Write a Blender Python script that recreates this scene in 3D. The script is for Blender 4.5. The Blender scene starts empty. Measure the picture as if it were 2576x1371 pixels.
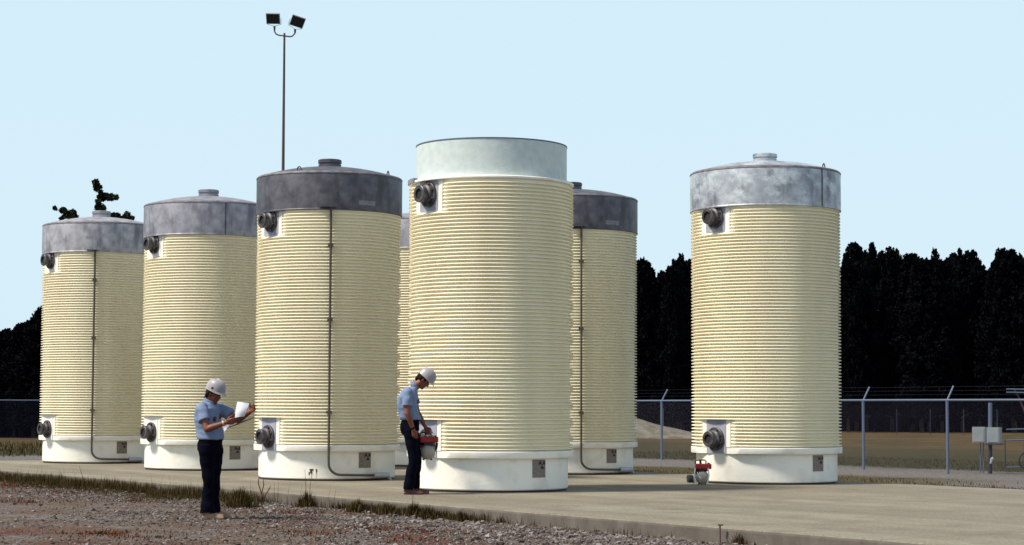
import bpy, bmesh, math, random
import numpy as np
from mathutils import Vector, Matrix, noise
random.seed(7); np.random.seed(7)
D = bpy.data
scn = bpy.context.scene
COL = scn.collection
PI = math.pi
rad = math.radians

# ------------------------------------------------------------------ camera
F = 4950.0; W, H = 2576.0, 1371.0
PITCH = math.atan(338.0 / F); ROLL = 0.0035; CAMZ = 1.25
cam = D.cameras.new('camera'); camo = D.objects.new('camera', cam); COL.objects.link(camo)
cam.sensor_width = 36; cam.lens = 36 * F / W; cam.clip_start = 0.1; cam.clip_end = 3000
MR = Matrix.Rotation(PI/2 + PITCH, 3, 'X') @ Matrix.Rotation(ROLL, 3, 'Z')
camo.matrix_world = Matrix.Translation((0, 0, CAMZ)) @ MR.to_4x4()
scn.camera = camo

def ray(px, py):
    return MR @ Vector(((px - W/2)/F, -(py - H/2)/F, -1))
def at(px, py, z=0.0):
    r = ray(px, py); t = (z - CAMZ) / r.z
    return Vector((r.x*t, r.y*t, z))
def at_y(px, py, Y):
    r = ray(px, py); t = Y / r.y
    return Vector((r.x*t, Y, CAMZ + r.z*t))

# slab frame: s along the front edge (towards the camera side), t to the back
P0 = Vector((-1.71, 26.4, 0)); U = Vector((0.571, -0.821, 0)).normalized(); N = Vector((0.821, 0.571, 0)).normalized()
S0, S1, T1 = -20.6, 45.0, 10.36
GZ = -0.17
def st(s, t, z=0.0):
    v = P0 + U*s + N*t; return Vector((v.x, v.y, z))
def to_st(v):
    d = Vector((v[0], v[1], 0)) - P0; return d.dot(U), d.dot(N)

# ------------------------------------------------------------------ materials
def nodes(name):
    m = D.materials.new(name); m.use_nodes = True
    nt = m.node_tree; nt.nodes.clear()
    out = nt.nodes.new('ShaderNodeOutputMaterial'); b = nt.nodes.new('ShaderNodeBsdfPrincipled')
    nt.links.new(b.outputs[0], out.inputs[0])
    return m, nt, b
def c4(c): return (c[0], c[1], c[2], 1)
def mat(name, col, rough=0.7, metal=0.0, var=None, scale=3.0, bump=0.0, bscale=60.0, stretch=(1, 1, 1), detail=5, spec=0.4, lo=0.35, hi=0.65):
    m, nt, b = nodes(name)
    b.inputs['Roughness'].default_value = rough; b.inputs['Metallic'].default_value = metal
    b.inputs['Specular IOR Level'].default_value = spec
    b.inputs['Base Color'].default_value = c4(col)
    tc = nt.nodes.new('ShaderNodeTexCoord')
    if var is not None:
        mp = nt.nodes.new('ShaderNodeMapping'); mp.inputs['Scale'].default_value = stretch
        nt.links.new(tc.outputs['Object'], mp.inputs[0])
        oi = nt.nodes.new('ShaderNodeObjectInfo'); vm = nt.nodes.new('ShaderNodeVectorMath'); vm.operation = 'SCALE'; vm.inputs[0].default_value = (37, 19, 53)
        nt.links.new(oi.outputs['Random'], vm.inputs['Scale']); nt.links.new(vm.outputs[0], mp.inputs['Location'])
        n = nt.nodes.new('ShaderNodeTexNoise'); n.inputs['Scale'].default_value = scale; n.inputs['Detail'].default_value = detail
        nt.links.new(mp.outputs[0], n.inputs['Vector'])
        r = nt.nodes.new('ShaderNodeValToRGB')
        r.color_ramp.elements[0].position = lo; r.color_ramp.elements[0].color = c4(col)
        r.color_ramp.elements[1].position = hi; r.color_ramp.elements[1].color = c4(var)
        nt.links.new(n.outputs[0], r.inputs[0]); nt.links.new(r.outputs[0], b.inputs['Base Color'])
    if bump:
        n2 = nt.nodes.new('ShaderNodeTexNoise'); n2.inputs['Scale'].default_value = bscale; n2.inputs['Detail'].default_value = 4
        nt.links.new(tc.outputs['Object'], n2.inputs['Vector'])
        bp = nt.nodes.new('ShaderNodeBump'); bp.inputs['Strength'].default_value = bump; bp.inputs['Distance'].default_value = 0.02
        nt.links.new(n2.outputs[0], bp.inputs['Height']); nt.links.new(bp.outputs[0], b.inputs['Normal'])
    return m
def island_mat(name, cols, rough=0.85, trans=0.0):
    m, nt, b = nodes(name)
    g = nt.nodes.new('ShaderNodeNewGeometry'); r = nt.nodes.new('ShaderNodeValToRGB')
    r.color_ramp.interpolation = 'LINEAR'
    el = r.color_ramp.elements
    while len(el) < len(cols): el.new(0.5)
    for i, c in enumerate(cols):
        el[i].position = i / (len(cols) - 1); el[i].color = c4(c)
    nt.links.new(g.outputs['Random Per Island'], r.inputs[0]); nt.links.new(r.outputs[0], b.inputs['Base Color'])
    b.inputs['Roughness'].default_value = rough; b.inputs['Specular IOR Level'].default_value = 0.03
    return m

M = {}
M['shell'] = mat('ribbed cream shell', (0.88, 0.815, 0.63), 0.5, var=(0.83, 0.75, 0.57), scale=1.6, stretch=(1.6, 1.6, .3), detail=3, lo=.4, hi=.75)
M['base'] = mat('white painted base', (0.85, 0.82, 0.75), 0.5, var=(0.68, 0.63, 0.54), scale=3.5, detail=10, lo=0.52, hi=0.78, bump=0.15, bscale=20)
M['gasket'] = mat('dark joint', (0.05, 0.035, 0.03), 0.9)
M['plate'] = mat('grey mounting plate', (0.36, 0.37, 0.45), 0.6, var=(0.28, 0.29, 0.36), scale=6)
M['steel'] = mat('weathered steel', (0.035, 0.03, 0.035), 0.5, 0.35, var=(0.12, 0.11, 0.12), scale=9, bump=0.2, bscale=40)
M['bore'] = mat('dark bore', (0.02, 0.018, 0.02), 0.8)
M['conduit'] = mat('dark conduit', (0.075, 0.06, 0.05), 0.6)
M['fitting'] = mat('pale conduit fitting', (0.42, 0.43, 0.47), 0.5, 0.2)
M['placard'] = mat('placard', (0.16, 0.125, 0.12), 0.6, var=(0.24, 0.20, 0.18), scale=30)
M['trefoil'] = mat('dark placard print', (0.018, 0.008, 0.022), 0.6)
M['tag'] = mat('faded tag', (0.24, 0.23, 0.27), 0.6, var=(0.17, 0.16, 0.20), scale=25)
M['sleeve'] = mat('pale sleeve', (0.58, 0.645, 0.635), 0.55, var=(0.50, 0.57, 0.565), scale=9, detail=10, bump=0.1, bscale=30)
M['sleeve_rim'] = mat('sleeve rim', (0.09, 0.12, 0.16), 0.6)
M['chip'] = mat('rusty chip', (0.10, 0.04, 0.02), 0.9, var=(0.03, 0.02, 0.015), scale=40)
M['drip'] = mat('rust drip', (0.45, 0.26, 0.12), 0.9)

M['rimband'] = mat('weathered rim band', (0.12, 0.105, 0.11), 0.6, 0.2, var=(0.20, 0.19, 0.21), scale=7)
def lid_mat(name, a, b, dirt, rough=0.5, metal=0.35, patch=None):
    m, nt, p = nodes(name)
    tc = nt.nodes.new('ShaderNodeTexCoord')
    def noi(scale, st=(1, 1, 1), det=6):
        mp = nt.nodes.new('ShaderNodeMapping'); mp.inputs['Scale'].default_value = st
        nt.links.new(tc.outputs['Object'], mp.inputs[0])
        n = nt.nodes.new('ShaderNodeTexNoise'); n.inputs['Scale'].default_value = scale; n.inputs['Detail'].default_value = det
        nt.links.new(mp.outputs[0], n.inputs['Vector']); return n
    def ramp(src, p0, p1, c0, c1):
        r = nt.nodes.new('ShaderNodeValToRGB')
        r.color_ramp.elements[0].position = p0; r.color_ramp.elements[0].color = c4(c0)
        r.color_ramp.elements[1].position = p1; r.color_ramp.elements[1].color = c4(c1)
        nt.links.new(src, r.inputs[0]); return r
    r1 = ramp(noi(5.5, (1, 1, 1), 12).outputs[0], .36, .66, a, b)
    mx = nt.nodes.new('ShaderNodeMix'); mx.data_type = 'RGBA'
    n2 = noi(4.5, (1, 1, 0.3), 10); f2 = ramp(n2.outputs[0], .52, .72, (0, 0, 0), (1, 1, 1))
    nt.links.new(f2.outputs[0], mx.inputs['Factor']); nt.links.new(r1.outputs[0], mx.inputs['A'])
    mx.inputs['B'].default_value = c4(dirt)
    last = mx.outputs['Result']
    if patch:
        mx2 = nt.nodes.new('ShaderNodeMix'); mx2.data_type = 'RGBA'
        n3 = noi(2.6, (1, 1, 1.3), 14); n3.inputs['Roughness'].default_value = .72; f3 = ramp(n3.outputs[0], .46, .64, (0, 0, 0), (1, 1, 1))
        nt.links.new(f3.outputs[0], mx2.inputs['Factor']); nt.links.new(last, mx2.inputs['A'])
        mx2.inputs['B'].default_value = c4(patch); last = mx2.outputs['Result']
    nt.links.new(last, p.inputs['Base Color'])
    p.inputs['Roughness'].default_value = rough; p.inputs['Metallic'].default_value = metal
    n4 = noi(60); bp = nt.nodes.new('ShaderNodeBump'); bp.inputs['Strength'].default_value = 0.15; bp.inputs['Distance'].default_value = 0.01
    nt.links.new(n4.outputs[0], bp.inputs['Height']); nt.links.new(bp.outputs[0], p.inputs['Normal'])
    return m
M['lid_dark'] = lid_mat('dark weathered galvanised lid', (0.06, 0.057, 0.072), (0.125, 0.12, 0.14), (0.05, 0.045, 0.055))
M['lid_mid'] = lid_mat('lavender grey galvanised lid', (0.20, 0.195, 0.23), (0.35, 0.345, 0.385), (0.13, 0.12, 0.15))
M['lid_pale'] = lid_mat('pale grey galvanised lid', (0.25, 0.24, 0.265), (0.43, 0.42, 0.45), (0.14, 0.13, 0.16))
M['lid_bright'] = lid_mat('bright patchy galvanised lid', (0.27, 0.28, 0.32), (0.40, 0.42, 0.46), (0.11, 0.105, 0.13), 0.45, 0.4, patch=(0.58, 0.62, 0.64))

# ------------------------------------------------------------------ object helpers
def link(o): COL.objects.link(o); return o
def tag(o, label=None, cat=None, group=None, kind=None):
    if label: o['label'] = label
    if cat: o['category'] = cat
    if group: o['group'] = group
    if kind: o['kind'] = kind
    return o
def empty(name, loc, label=None, cat=None, group=None, rz=0.0):
    o = link(D.objects.new(name, None)); o.location = loc; o.rotation_euler = (0, 0, rz); o.empty_display_size = 0.1
    return tag(o, label, cat, group)
def mesh_obj(name, me, m, parent=None, smooth=None, label=None):
    o = link(D.objects.new(name, me))
    if m is not None and not me.materials: me.materials.append(m)
    if parent: o.parent = parent
    if label: o['label'] = label
    if smooth is not None:
        me.shade_smooth(); me.set_sharp_from_angle(angle=rad(smooth))
    return o
def pyd(verts, faces):
    me = D.meshes.new('mesh'); me.from_pydata([tuple(v) for v in verts], [], faces); me.update(); return me
class MB:
    def __init__(s): s.v = []; s.f = []
    def add(s, verts, faces):
        o = len(s.v); s.v += [tuple(v) for v in verts]; s.f += [tuple(i + o for i in f) for f in faces]; return s
    def box(s, c, size, R=None, taper=1.0):
        hx, hy, hz = size[0]/2, size[1]/2, size[2]/2; vs = []
        for z in (-1, 1):
            k = taper if z > 0 else 1
            for x, y in ((-1, -1), (1, -1), (1, 1), (-1, 1)):
                v = Vector((x*hx*k, y*hy*k, z*hz)); vs.append((R @ v if R else v) + Vector(c))
        return s.add(vs, [(3, 2, 1, 0), (4, 5, 6, 7), (0, 1, 5, 4), (1, 2, 6, 5), (2, 3, 7, 6), (3, 0, 4, 7)])
    def tube(s, pts, rs, n=10, caps=True):
        pts = [Vector(p) for p in pts]
        if not hasattr(rs, '__len__'): rs = [rs]*len(pts)
        prev = None; vs = []
        for i, p in enumerate(pts):
            t = (pts[min(i+1, len(pts)-1)] - pts[max(i-1, 0)]).normalized()
            if prev is None:
                a = Vector((0, 0, 1)) if abs(t.z) < 0.9 else Vector((1, 0, 0)); x = t.cross(a).normalized()
            else:
                x = (prev - t*prev.dot(t)).normalized()
            prev = x; y = t.cross(x)
            for k in range(n):
                an = 2*PI*k/n; vs.append(p + (x*math.cos(an) + y*math.sin(an))*rs[i])
        fs = [(i*n+k, i*n+(k+1) % n, (i+1)*n+(k+1) % n, (i+1)*n+k) for i in range(len(pts)-1) for k in range(n)]
        if caps: fs += [tuple(range(n-1, -1, -1)), tuple((len(pts)-1)*n + k for k in range(n))]
        return s.add(vs, fs)
    def lathe(s, prof, n=48, o=(0, 0, 0), ax=None, close=False):
        # prof: list of (r, h); ax: 3x3 with columns x, y, axis
        A = ax if ax else Matrix.Identity(3); o = Vector(o); vs = []; m = len(prof)
        for r, h in prof:
            for k in range(n):
                an = 2*PI*k/n; vs.append(o + A @ Vector((r*math.cos(an), r*math.sin(an), h)))
        fs = [(i*n+k, i*n+(k+1) % n, (i+1)*n+(k+1) % n, (i+1)*n+k) for i in range(m-1) for k in range(n)]
        if close: fs += [((m-1)*n+k, (m-1)*n+(k+1) % n, (k+1) % n, k) for k in range(n)]
        else: fs += [tuple(range(n-1, -1, -1)), tuple((m-1)*n + k for k in range(n))]
        return s.add(vs, fs)
    def ell(s, c, r, R=None, n=16, m=10):
        c = Vector(c); vs = []; fs = []
        for i in range(1, m):
            th = PI*i/m
            for k in range(n):
                ph = 2*PI*k/n; v = Vector((r[0]*math.sin(th)*math.cos(ph), r[1]*math.sin(th)*math.sin(ph), -r[2]*math.cos(th)))
                vs.append((R @ v if R else v) + c)
        b = Vector((0, 0, -r[2])); t = Vector((0, 0, r[2]))
        vs.append((R @ b if R else b) + c); vs.append((R @ t if R else t) + c); B = len(vs)-2; T = len(vs)-1
        for i in range(m-2):
            for k in range(n): fs.append((i*n+k, i*n+(k+1) % n, (i+1)*n+(k+1) % n, (i+1)*n+k))
        for k in range(n):
            fs.append((B, (k+1) % n, k)); fs.append((T, (m-2)*n+k, (m-2)*n+(k+1) % n))
        return s.add(vs, fs)
    def cap(s, a, b, ra, rb, n=12):
        # tapered capsule
        a = Vector(a); b = Vector(b); t = (b-a)
        if t.length < 1e-5: return s.ell(a, (ra,)*3)
        t.normalize(); pts = []; rs = []
        for q in (-.95, -.8, -.5, 0): pts.append(a + t*ra*q); rs.append(ra*math.sqrt(max(1-q*q, .01)))
        for q in (0, .5, .8, .95): pts.append(b + t*rb*q); rs.append(rb*math.sqrt(max(1-q*q, .01)))
        return s.tube(pts, rs, n)
    def chain(s, pts, rs, n=12):
        for i in range(len(pts)-1): s.cap(pts[i], pts[i+1], rs[i], rs[i+1], n)
        return s
    def mesh(s): return pyd(s.v, s.f)
    def build(s, name, m, parent=None, smooth=None, label=None): return mesh_obj(name, s.mesh(), m, parent, smooth, label)
def axm(d, up=Vector((0, 0, 1))):
    d = Vector(d).normalized(); x = up.cross(d)
    x = x.normalized() if x.length > 1e-4 else Vector((1, 0, 0)); y = d.cross(x)
    return Matrix((x, y, d)).transposed()

# ------------------------------------------------------------------ world, sun
SUN_AZ = Vector((-0.94, -0.34, 0)).normalized(); SUN_EL = rad(55)
w = D.worlds.new('World'); scn.world = w; w.use_nodes = True; nt = w.node_tree; nt.nodes.clear()
wo = nt.nodes.new('ShaderNodeOutputWorld'); bg = nt.nodes.new('ShaderNodeBackground'); sky = nt.nodes.new('ShaderNodeTexSky')
sky.sky_type = 'NISHITA'; sky.sun_disc = False; sky.sun_elevation = SUN_EL; sky.sun_rotation = math.atan2(SUN_AZ.x, SUN_AZ.y)
sky.air_density = 1.0; sky.dust_density = 1.5; sky.ozone_density = 1.5
SKYMIX = 0.9; SKYCOL = (6.15, 7.85, 8.8)
mx = nt.nodes.new('ShaderNodeMix'); mx.data_type = 'RGBA'; mx.inputs['Factor'].default_value = SKYMIX
mx.inputs['B'].default_value = c4(SKYCOL)
# pale milky band low over the horizon, deeper sky overhead
tcw = nt.nodes.new('ShaderNodeTexCoord'); spw = nt.nodes.new('ShaderNodeSeparateXYZ'); mrw = nt.nodes.new('ShaderNodeMapRange')
nt.links.new(tcw.outputs['Generated'], spw.inputs[0]); nt.links.new(spw.outputs[2], mrw.inputs['Value'])
mrw.inputs['From Min'].default_value = .25; mrw.inputs['From Max'].default_value = .85; mrw.inputs['To Min'].default_value = SKYMIX; mrw.inputs['To Max'].default_value = 0.0
nt.links.new(mrw.outputs[0], mx.inputs['Factor'])
nt.links.new(sky.outputs[0], mx.inputs['A']); nt.links.new(mx.outputs['Result'], bg.inputs[0]); nt.links.new(bg.outputs[0], wo.inputs[0])
bg.inputs[1].default_value = 0.1
sl = D.lights.new('sun', 'SUN'); slo = link(D.objects.new('sun', sl)); sl.energy = 5.0; sl.angle = rad(9); sl.color = (1.0, 0.93, 0.80)
sd = Vector((SUN_AZ.x*math.cos(SUN_EL), SUN_AZ.y*math.cos(SUN_EL), math.sin(SUN_EL)))
slo.rotation_euler = (-sd).to_track_quat('-Z', 'Y').to_euler(); slo.location = (-30, 0, 40)
scn.view_settings.view_transform = 'Standard'; scn.view_settings.look = 'None'; scn.view_settings.exposure = 0.2; scn.view_settings.gamma = 1.0
scn.cycles.max_bounces = 6; scn.cycles.transparent_max_bounces = 8

# ------------------------------------------------------------------ ground
def ground_mat():
    m, nt, p = nodes('ground gravel grass and soil')
    L = nt.links; nd = nt.nodes.new
    tc = nd('ShaderNodeTexCoord')
    def math_(op, a, b=None, c=None):
        n = nd('ShaderNodeMath'); n.operation = op
        for i, x in enumerate((a, b, c)):
            if x is None: continue
            if isinstance(x, (int, float)): n.inputs[i].default_value = x
            else: L.new(x, n.inputs[i])
        return n.outputs[0]
    def noi(scale, det=5, st=None, rough=0.5):
        n = nd('ShaderNodeTexNoise'); n.inputs['Scale'].default_value = scale; n.inputs['Detail'].default_value = det; n.inputs['Roughness'].default_value = rough
        if st:
            mp = nd('ShaderNodeMapping'); mp.inputs['Scale'].default_value = st; L.new(tc.outputs['Object'], mp.inputs[0]); L.new(mp.outputs[0], n.inputs['Vector'])
        else: L.new(tc.outputs['Object'], n.inputs['Vector'])
        return n.outputs[0]
    def ramp(src, pts):
        r = nd('ShaderNodeValToRGB'); el = r.color_ramp.elements
        while len(el) < len(pts): el.new(.5)
        for e, (q, c) in zip(el, pts): e.position = q; e.color = c4(c)
        L.new(src, r.inputs[0]); return r.outputs[0]
    def mix(f, a, b):
        n = nd('ShaderNodeMix'); n.data_type = 'RGBA'
        if isinstance(f, (int, float)): n.inputs['Factor'].default_value = f
        else: L.new(f, n.inputs['Factor'])
        for k, x in (('A', a), ('B', b)):
            if isinstance(x, tuple): n.inputs[k].default_value = c4(x)
            else: L.new(x, n.inputs[k])
        return n.outputs['Result']
    def step(x, a, b):
        n = nd('ShaderNodeMapRange'); n.inputs['From Min'].default_value = a; n.inputs['From Max'].default_value = b; L.new(x, n.inputs['Value']); return n.outputs[0]
    sep = nd('ShaderNodeSeparateXYZ'); L.new(tc.outputs['Object'], sep.inputs[0])
    X, Y = sep.outputs[0], sep.outputs[1]
    t = math_('ADD', math_('MULTIPLY', X, N.x), math_('MULTIPLY_ADD', Y, N.y, -(P0.dot(N))))
    s = math_('ADD', math_('MULTIPLY', X, U.x), math_('MULTIPLY_ADD', Y, U.y, -(P0.dot(U))))
    # distance outside the slab: behind it or past its far end
    dback = math_('MAXIMUM', math_('SUBTRACT', t, T1), math_('SUBTRACT', S0, s))
    wob = math_('MULTIPLY_ADD', noi(0.35, 6), 2.4, -1.2)
    db = math_('ADD', dback, wob)
    # gravel
    v = nd('ShaderNodeTexVoronoi'); v.inputs['Scale'].default_value = 26; L.new(tc.outputs['Object'], v.inputs['Vector'])
    sepc = nd('ShaderNodeSeparateColor'); L.new(v.outputs['Color'], sepc.inputs[0])
    gr = ramp(sepc.outputs[0], [(0, (0.0550, 0.0468, 0.0468)), (.45, (0.1155, 0.0990, 0.0935)), (.8, (0.1650, 0.1430, 0.1375)), (1, (0.2530, 0.2365, 0.2530))])
    soil = ramp(noi(30, 8, rough=.7), [(.3, (0.058, 0.036, 0.023)), (.55, (0.120, 0.083, 0.056)), (.75, (0.185, 0.138, 0.098))])
    g1 = mix(step(noi(0.9, 8, rough=.65), .42, .62), soil, gr)
    red = ramp(noi(14, 6), [(.35, (0.0605, 0.0154, 0.0083)), (.7, (0.1100, 0.0385, 0.0220))])
    rmask = math_('MULTIPLY', step(noi(0.55, 7, st=(1, .6, 1), rough=.6), .50, .64), .8)
    front = mix(rmask, g1, red)
    # grass field
    gf = ramp(noi(0.55, 9, st=(.5, .4, 1), rough=.7), [(.32, (0.017, 0.018, 0.006)), (.47, (0.038, 0.034, 0.011)), (.58, (0.075, 0.048, 0.018)), (.72, (0.095, 0.058, 0.022))])
    gf2 = ramp(noi(5, 10, rough=.75), [(.35, (0.012, 0.014, 0.005)), (.65, (0.085, 0.062, 0.028))])
    near_ = ramp(noi(1.6, 10, rough=.75), [(.35, (0.014, 0.017, 0.006)), (.55, (0.036, 0.037, 0.013)), (.7, (0.062, 0.050, 0.020))])
    far_ = ramp(noi(0.8, 10, st=(.4, .25, 1), rough=.7), [(.36, (0.040, 0.034, 0.012)), (.5, (0.088, 0.056, 0.022)), (.66, (0.125, 0.075, 0.030))])
    grass = mix(.22, mix(step(math_('ADD', db, math_('MULTIPLY', noi(.12, 4), 22)), 24, 46), near_, far_), gf2)
    strip = mix(step(noi(3, 6), .42, .58), ramp(noi(12, 8), [(.3, (0.0434, 0.0341, 0.0136)), (.7, (0.1054, 0.0682, 0.0279))]), gr)
    grvl = mix(.35, gr, (0.1612, 0.1488, 0.1302))
    tuftc = ramp(noi(5, 8, rough=.7), [(.35, (0.030, 0.030, 0.010)), (.5, (0.065, 0.050, 0.018)), (.68, (0.12, 0.078, 0.032))])
    back = mix(step(db, .8, 1.4), grvl, tuftc)
    back = mix(step(db, 2.2, 2.9), back, strip)
    back = mix(step(db, 3.4, 4.2), back, grvl)
    bl = mix(step(dback, .15, .7), grvl, tuftc)
    bl = mix(step(db, 5.4, 6.4), bl, grvl)
    back = mix(step(math_('ADD', s, wob), -5.5, -3.0), bl, back)
    back = mix(step(db, 9.8, 11.2), back, grass)
    col = mix(step(dback, -.05, .05), front, back)
    L.new(col, p.inputs['Base Color']); p.inputs['Roughness'].default_value = 0.95; p.inputs['Specular IOR Level'].default_value = 0.15
    bp = nd('ShaderNodeBump'); bp.inputs['Strength'].default_value = 0.8; bp.inputs['Distance'].default_value = 0.03
    L.new(math_('ADD', math_('MULTIPLY', v.outputs['Distance'], 1.5), noi(18, 6)), bp.inputs['Height']); L.new(bp.outputs[0], p.inputs['Normal'])
    return m
def ticks(a, b, c, d, fine):
    l = list(np.arange(b, c, fine)); x = b; st_ = fine
    while x > a: x -= st_; st_ *= 1.35; l.insert(0, max(x, a))
    x = l[-1]; st_ = fine
    while x < d: x += st_; st_ *= 1.35; l.append(min(x, d))
    return l
def gheight(x, y):
    if not (-20 < x < 20 and 12 < y < 70): return GZ
    s, t = to_st((x, y))
    h = (noise.noise(Vector((x*.5, y*.5, 0))) * .02 + noise.noise(Vector((x*2.2, y*2.2, 3))) * .010)
    return GZ + (h if t < 0 else h*.5)
xs = ticks(-900, -16, 16, 900, .22); ys = ticks(-200, 16, 60, 1800, .22)
gv = [(x, y, gheight(x, y)) for y in ys for x in xs]; nx = len(xs)
gf = [(j*nx+i, j*nx+i+1, (j+1)*nx+i+1, (j+1)*nx+i) for j in range(len(ys)-1) for i in range(nx-1)]
g = mesh_obj('ground', pyd(gv, gf), ground_mat(), smooth=60); tag(g, kind='structure')

# concrete slab
def slab_mat():
    m, nt, p = nodes('concrete slab'); L = nt.links; nd = nt.nodes.new
    tc = nd('ShaderNodeTexCoord')
    def noi(scale, st, det=6):
        mp = nd('ShaderNodeMapping'); mp.inputs['Scale'].default_value = st; L.new(tc.outputs['Object'], mp.inputs[0])
        n = nd('ShaderNodeTexNoise'); n.inputs['Scale'].default_value = scale; n.inputs['Detail'].default_value = det; n.inputs['Roughness'].default_value = .6
        L.new(mp.outputs[0], n.inputs['Vector']); return n.outputs[0]
    def ramp(src, pts):
        r = nd('ShaderNodeValToRGB'); el = r.color_ramp.elements
        while len(el) < len(pts): el.new(.5)
        for e, (q, c) in zip(el, pts): e.position = q; e.color = c4(c)
        L.new(src, r.inputs[0]); return r.outputs[0]
    mr1 = nd('ShaderNodeMapping'); mr1.inputs['Rotation'].default_value = (0, 0, rad(55.2)); L.new(tc.outputs['Object'], mr1.inputs[0])
    def noir(scale, st, det=8):
        mp = nd('ShaderNodeMapping'); mp.inputs['Scale'].default_value = st; L.new(mr1.outputs[0], mp.inputs[0])
        n = nd('ShaderNodeTexNoise'); n.inputs['Scale'].default_value = scale; n.inputs['Detail'].default_value = det; n.inputs['Roughness'].default_value = .65
        L.new(mp.outputs[0], n.inputs['Vector']); return n.outputs[0]
    def mixc(f, a_, b_):
        n = nd('ShaderNodeMix'); n.data_type = 'RGBA'
        if isinstance(f, float): n.inputs['Factor'].default_value = f
        else: L.new(f, n.inputs['Factor'])
        L.new(a_, n.inputs['A']); L.new(b_, n.inputs['B']); return n
    a = ramp(noir(1.0, (.16, 1.1, 1)), [(.3, (0.085, 0.072, 0.052)), (.47, (0.145, 0.127, 0.092)), (.60, (0.200, 0.188, 0.138)), (.72, (0.260, 0.255, 0.190))])
    b = ramp(noi(26, (1, 1, 1), 10), [(.38, (0.10, 0.080, 0.055)), (.5, (0.20, 0.172, 0.124)), (.64, (0.34, 0.305, 0.235))])
    m1_ = mixc(.38, a, b)
    c_ = ramp(noi(1.3, (1, 1, 1), 10), [(.50, (0, 0, 0)), (.66, (.65, .65, .65))])
    d_ = ramp(noi(6, (1, 1, 1), 6), [(.3, (0.085, 0.065, 0.045)), (.7, (0.15, 0.12, 0.085))])
    mx = mixc(c_, m1_.outputs['Result'], d_)
    # saw-cut joints across the slab
    sx = nd('ShaderNodeSeparateXYZ'); L.new(mr1.outputs[0], sx.inputs[0])
    def mth(op, x, y):
        n = nd('ShaderNodeMath'); n.operation = op
        for i, q in enumerate((x, y)):
            if isinstance(q, float): n.inputs[i].default_value = q
            else: L.new(q, n.inputs[i])
        return n.outputs[0]
    jn = mth('LESS_THAN', mth('ABSOLUTE', mth('SUBTRACT', mth('FRACT', mth('DIVIDE', sx.outputs[0], 5.4), 0.0), .5), 0.0), .0022)
    mxj = nd('ShaderNodeMix'); mxj.data_type = 'RGBA'; L.new(mth('MULTIPLY', jn, .7), mxj.inputs['Factor']); L.new(mx.outputs['Result'], mxj.inputs['A']); mxj.inputs['B'].default_value = (.06, .05, .04, 1)
    mx = mxj
    # side face coloured darker than the top
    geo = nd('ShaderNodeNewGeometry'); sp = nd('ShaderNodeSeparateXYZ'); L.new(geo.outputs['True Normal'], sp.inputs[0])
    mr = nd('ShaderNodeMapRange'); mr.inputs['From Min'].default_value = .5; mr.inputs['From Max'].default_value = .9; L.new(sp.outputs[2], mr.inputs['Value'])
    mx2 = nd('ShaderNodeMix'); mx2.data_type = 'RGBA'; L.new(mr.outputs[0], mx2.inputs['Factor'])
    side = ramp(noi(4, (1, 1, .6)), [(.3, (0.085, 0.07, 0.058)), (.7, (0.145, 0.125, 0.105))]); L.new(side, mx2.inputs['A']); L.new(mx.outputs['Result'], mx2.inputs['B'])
    L.new(mx2.outputs['Result'], p.inputs['Base Color']); p.inputs['Roughness'].default_value = .9
    bp = nd('ShaderNodeBump'); bp.inputs['Strength'].default_value = .3; bp.inputs['Distance'].default_value = .01
    L.new(noi(40, (1, 1, 1)), bp.inputs['Height']); L.new(bp.outputs[0], p.inputs['Normal'])
    return m
vs = []; n_ = 260; fs = []
prof = [(0.0, -.4), (0.0, -.035), (.006, -.012), (.03, 0), (T1-.03, 0), (T1, -.02), (T1, -.4)]
for i in range(n_+1):
    s = S0 + (S1-S0)*i/n_
    for (t, z) in prof:
        j = noise.noise(Vector((s*1.7, t, 5)))*.012 if t < .05 else 0
        vs.append(st(s, t + j, z + (noise.noise(Vector((s*2.5, 9, 1)))*.004 - .002 if abs(z) < .02 and t < .05 else 0)))
k = len(prof)
for i in range(n_):
    for q in range(k-1): fs.append((i*k+q, i*k+q+1, (i+1)*k+q+1, (i+1)*k+q))
fs += [tuple(range(k-1, -1, -1)), tuple(n_*k+q for q in range(k))]
me = pyd(vs, fs); bm = bmesh.new(); bm.from_mesh(me); bmesh.ops.recalc_face_normals(bm, faces=bm.faces); bm.to_mesh(me); bm.free()
tag(mesh_obj('pavement', me, slab_mat()), kind='structure')

# ------------------------------------------------------------------ tanks
R_OUT, R_IN, R_BASE, R_LID = 1.260, 1.206, 1.18, 1.275
AZN = rad(51)                 # nozzles: measured from -Y towards -X
NDIR = Vector((-math.sin(AZN), -math.cos(AZN), 0)); NSIDE = Vector((math.cos(AZN), -math.sin(AZN), 0))
FLAT = 1.176
def azdir(deg): a = rad(deg); return Vector((math.sin(a), -math.cos(a), 0))     # + is to the right (+X)
def shell_mesh(ztop):
    prof = []; z = 0.60; p = 0.0545
    prof.append((R_IN, z))
    while z < ztop - p:
        prof += [(R_IN, z + p*.14), (R_OUT-.006, z + p*.34), (R_OUT, z + p*.46), (R_OUT-.006, z + p*.60), (R_IN, z + p*.82)]
        z += p
    prof += [(R_IN, ztop)]
    n = 176; vs = []; fs = []; th0 = math.atan2(NDIR.y, NDIR.x)
    for r, z in prof:
        for k in range(n):
            a = 2*PI*k/n; rr = r; d = math.cos(a-th0)
            if (z < 1.06 or 4.15 < z < 4.72) and d > .5: rr = min(r, FLAT/d)
            vs.append((rr*math.cos(a), rr*math.sin(a), z))
    m = len(prof)
    fs = [(i*n+k, i*n+(k+1) % n, (i+1)*n+(k+1) % n, (i+1)*n+k) for i in range(m-1) for k in range(n)]
    fs += [tuple((m-1)*n+k for k in range(n))]
    return pyd(vs, fs)
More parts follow.
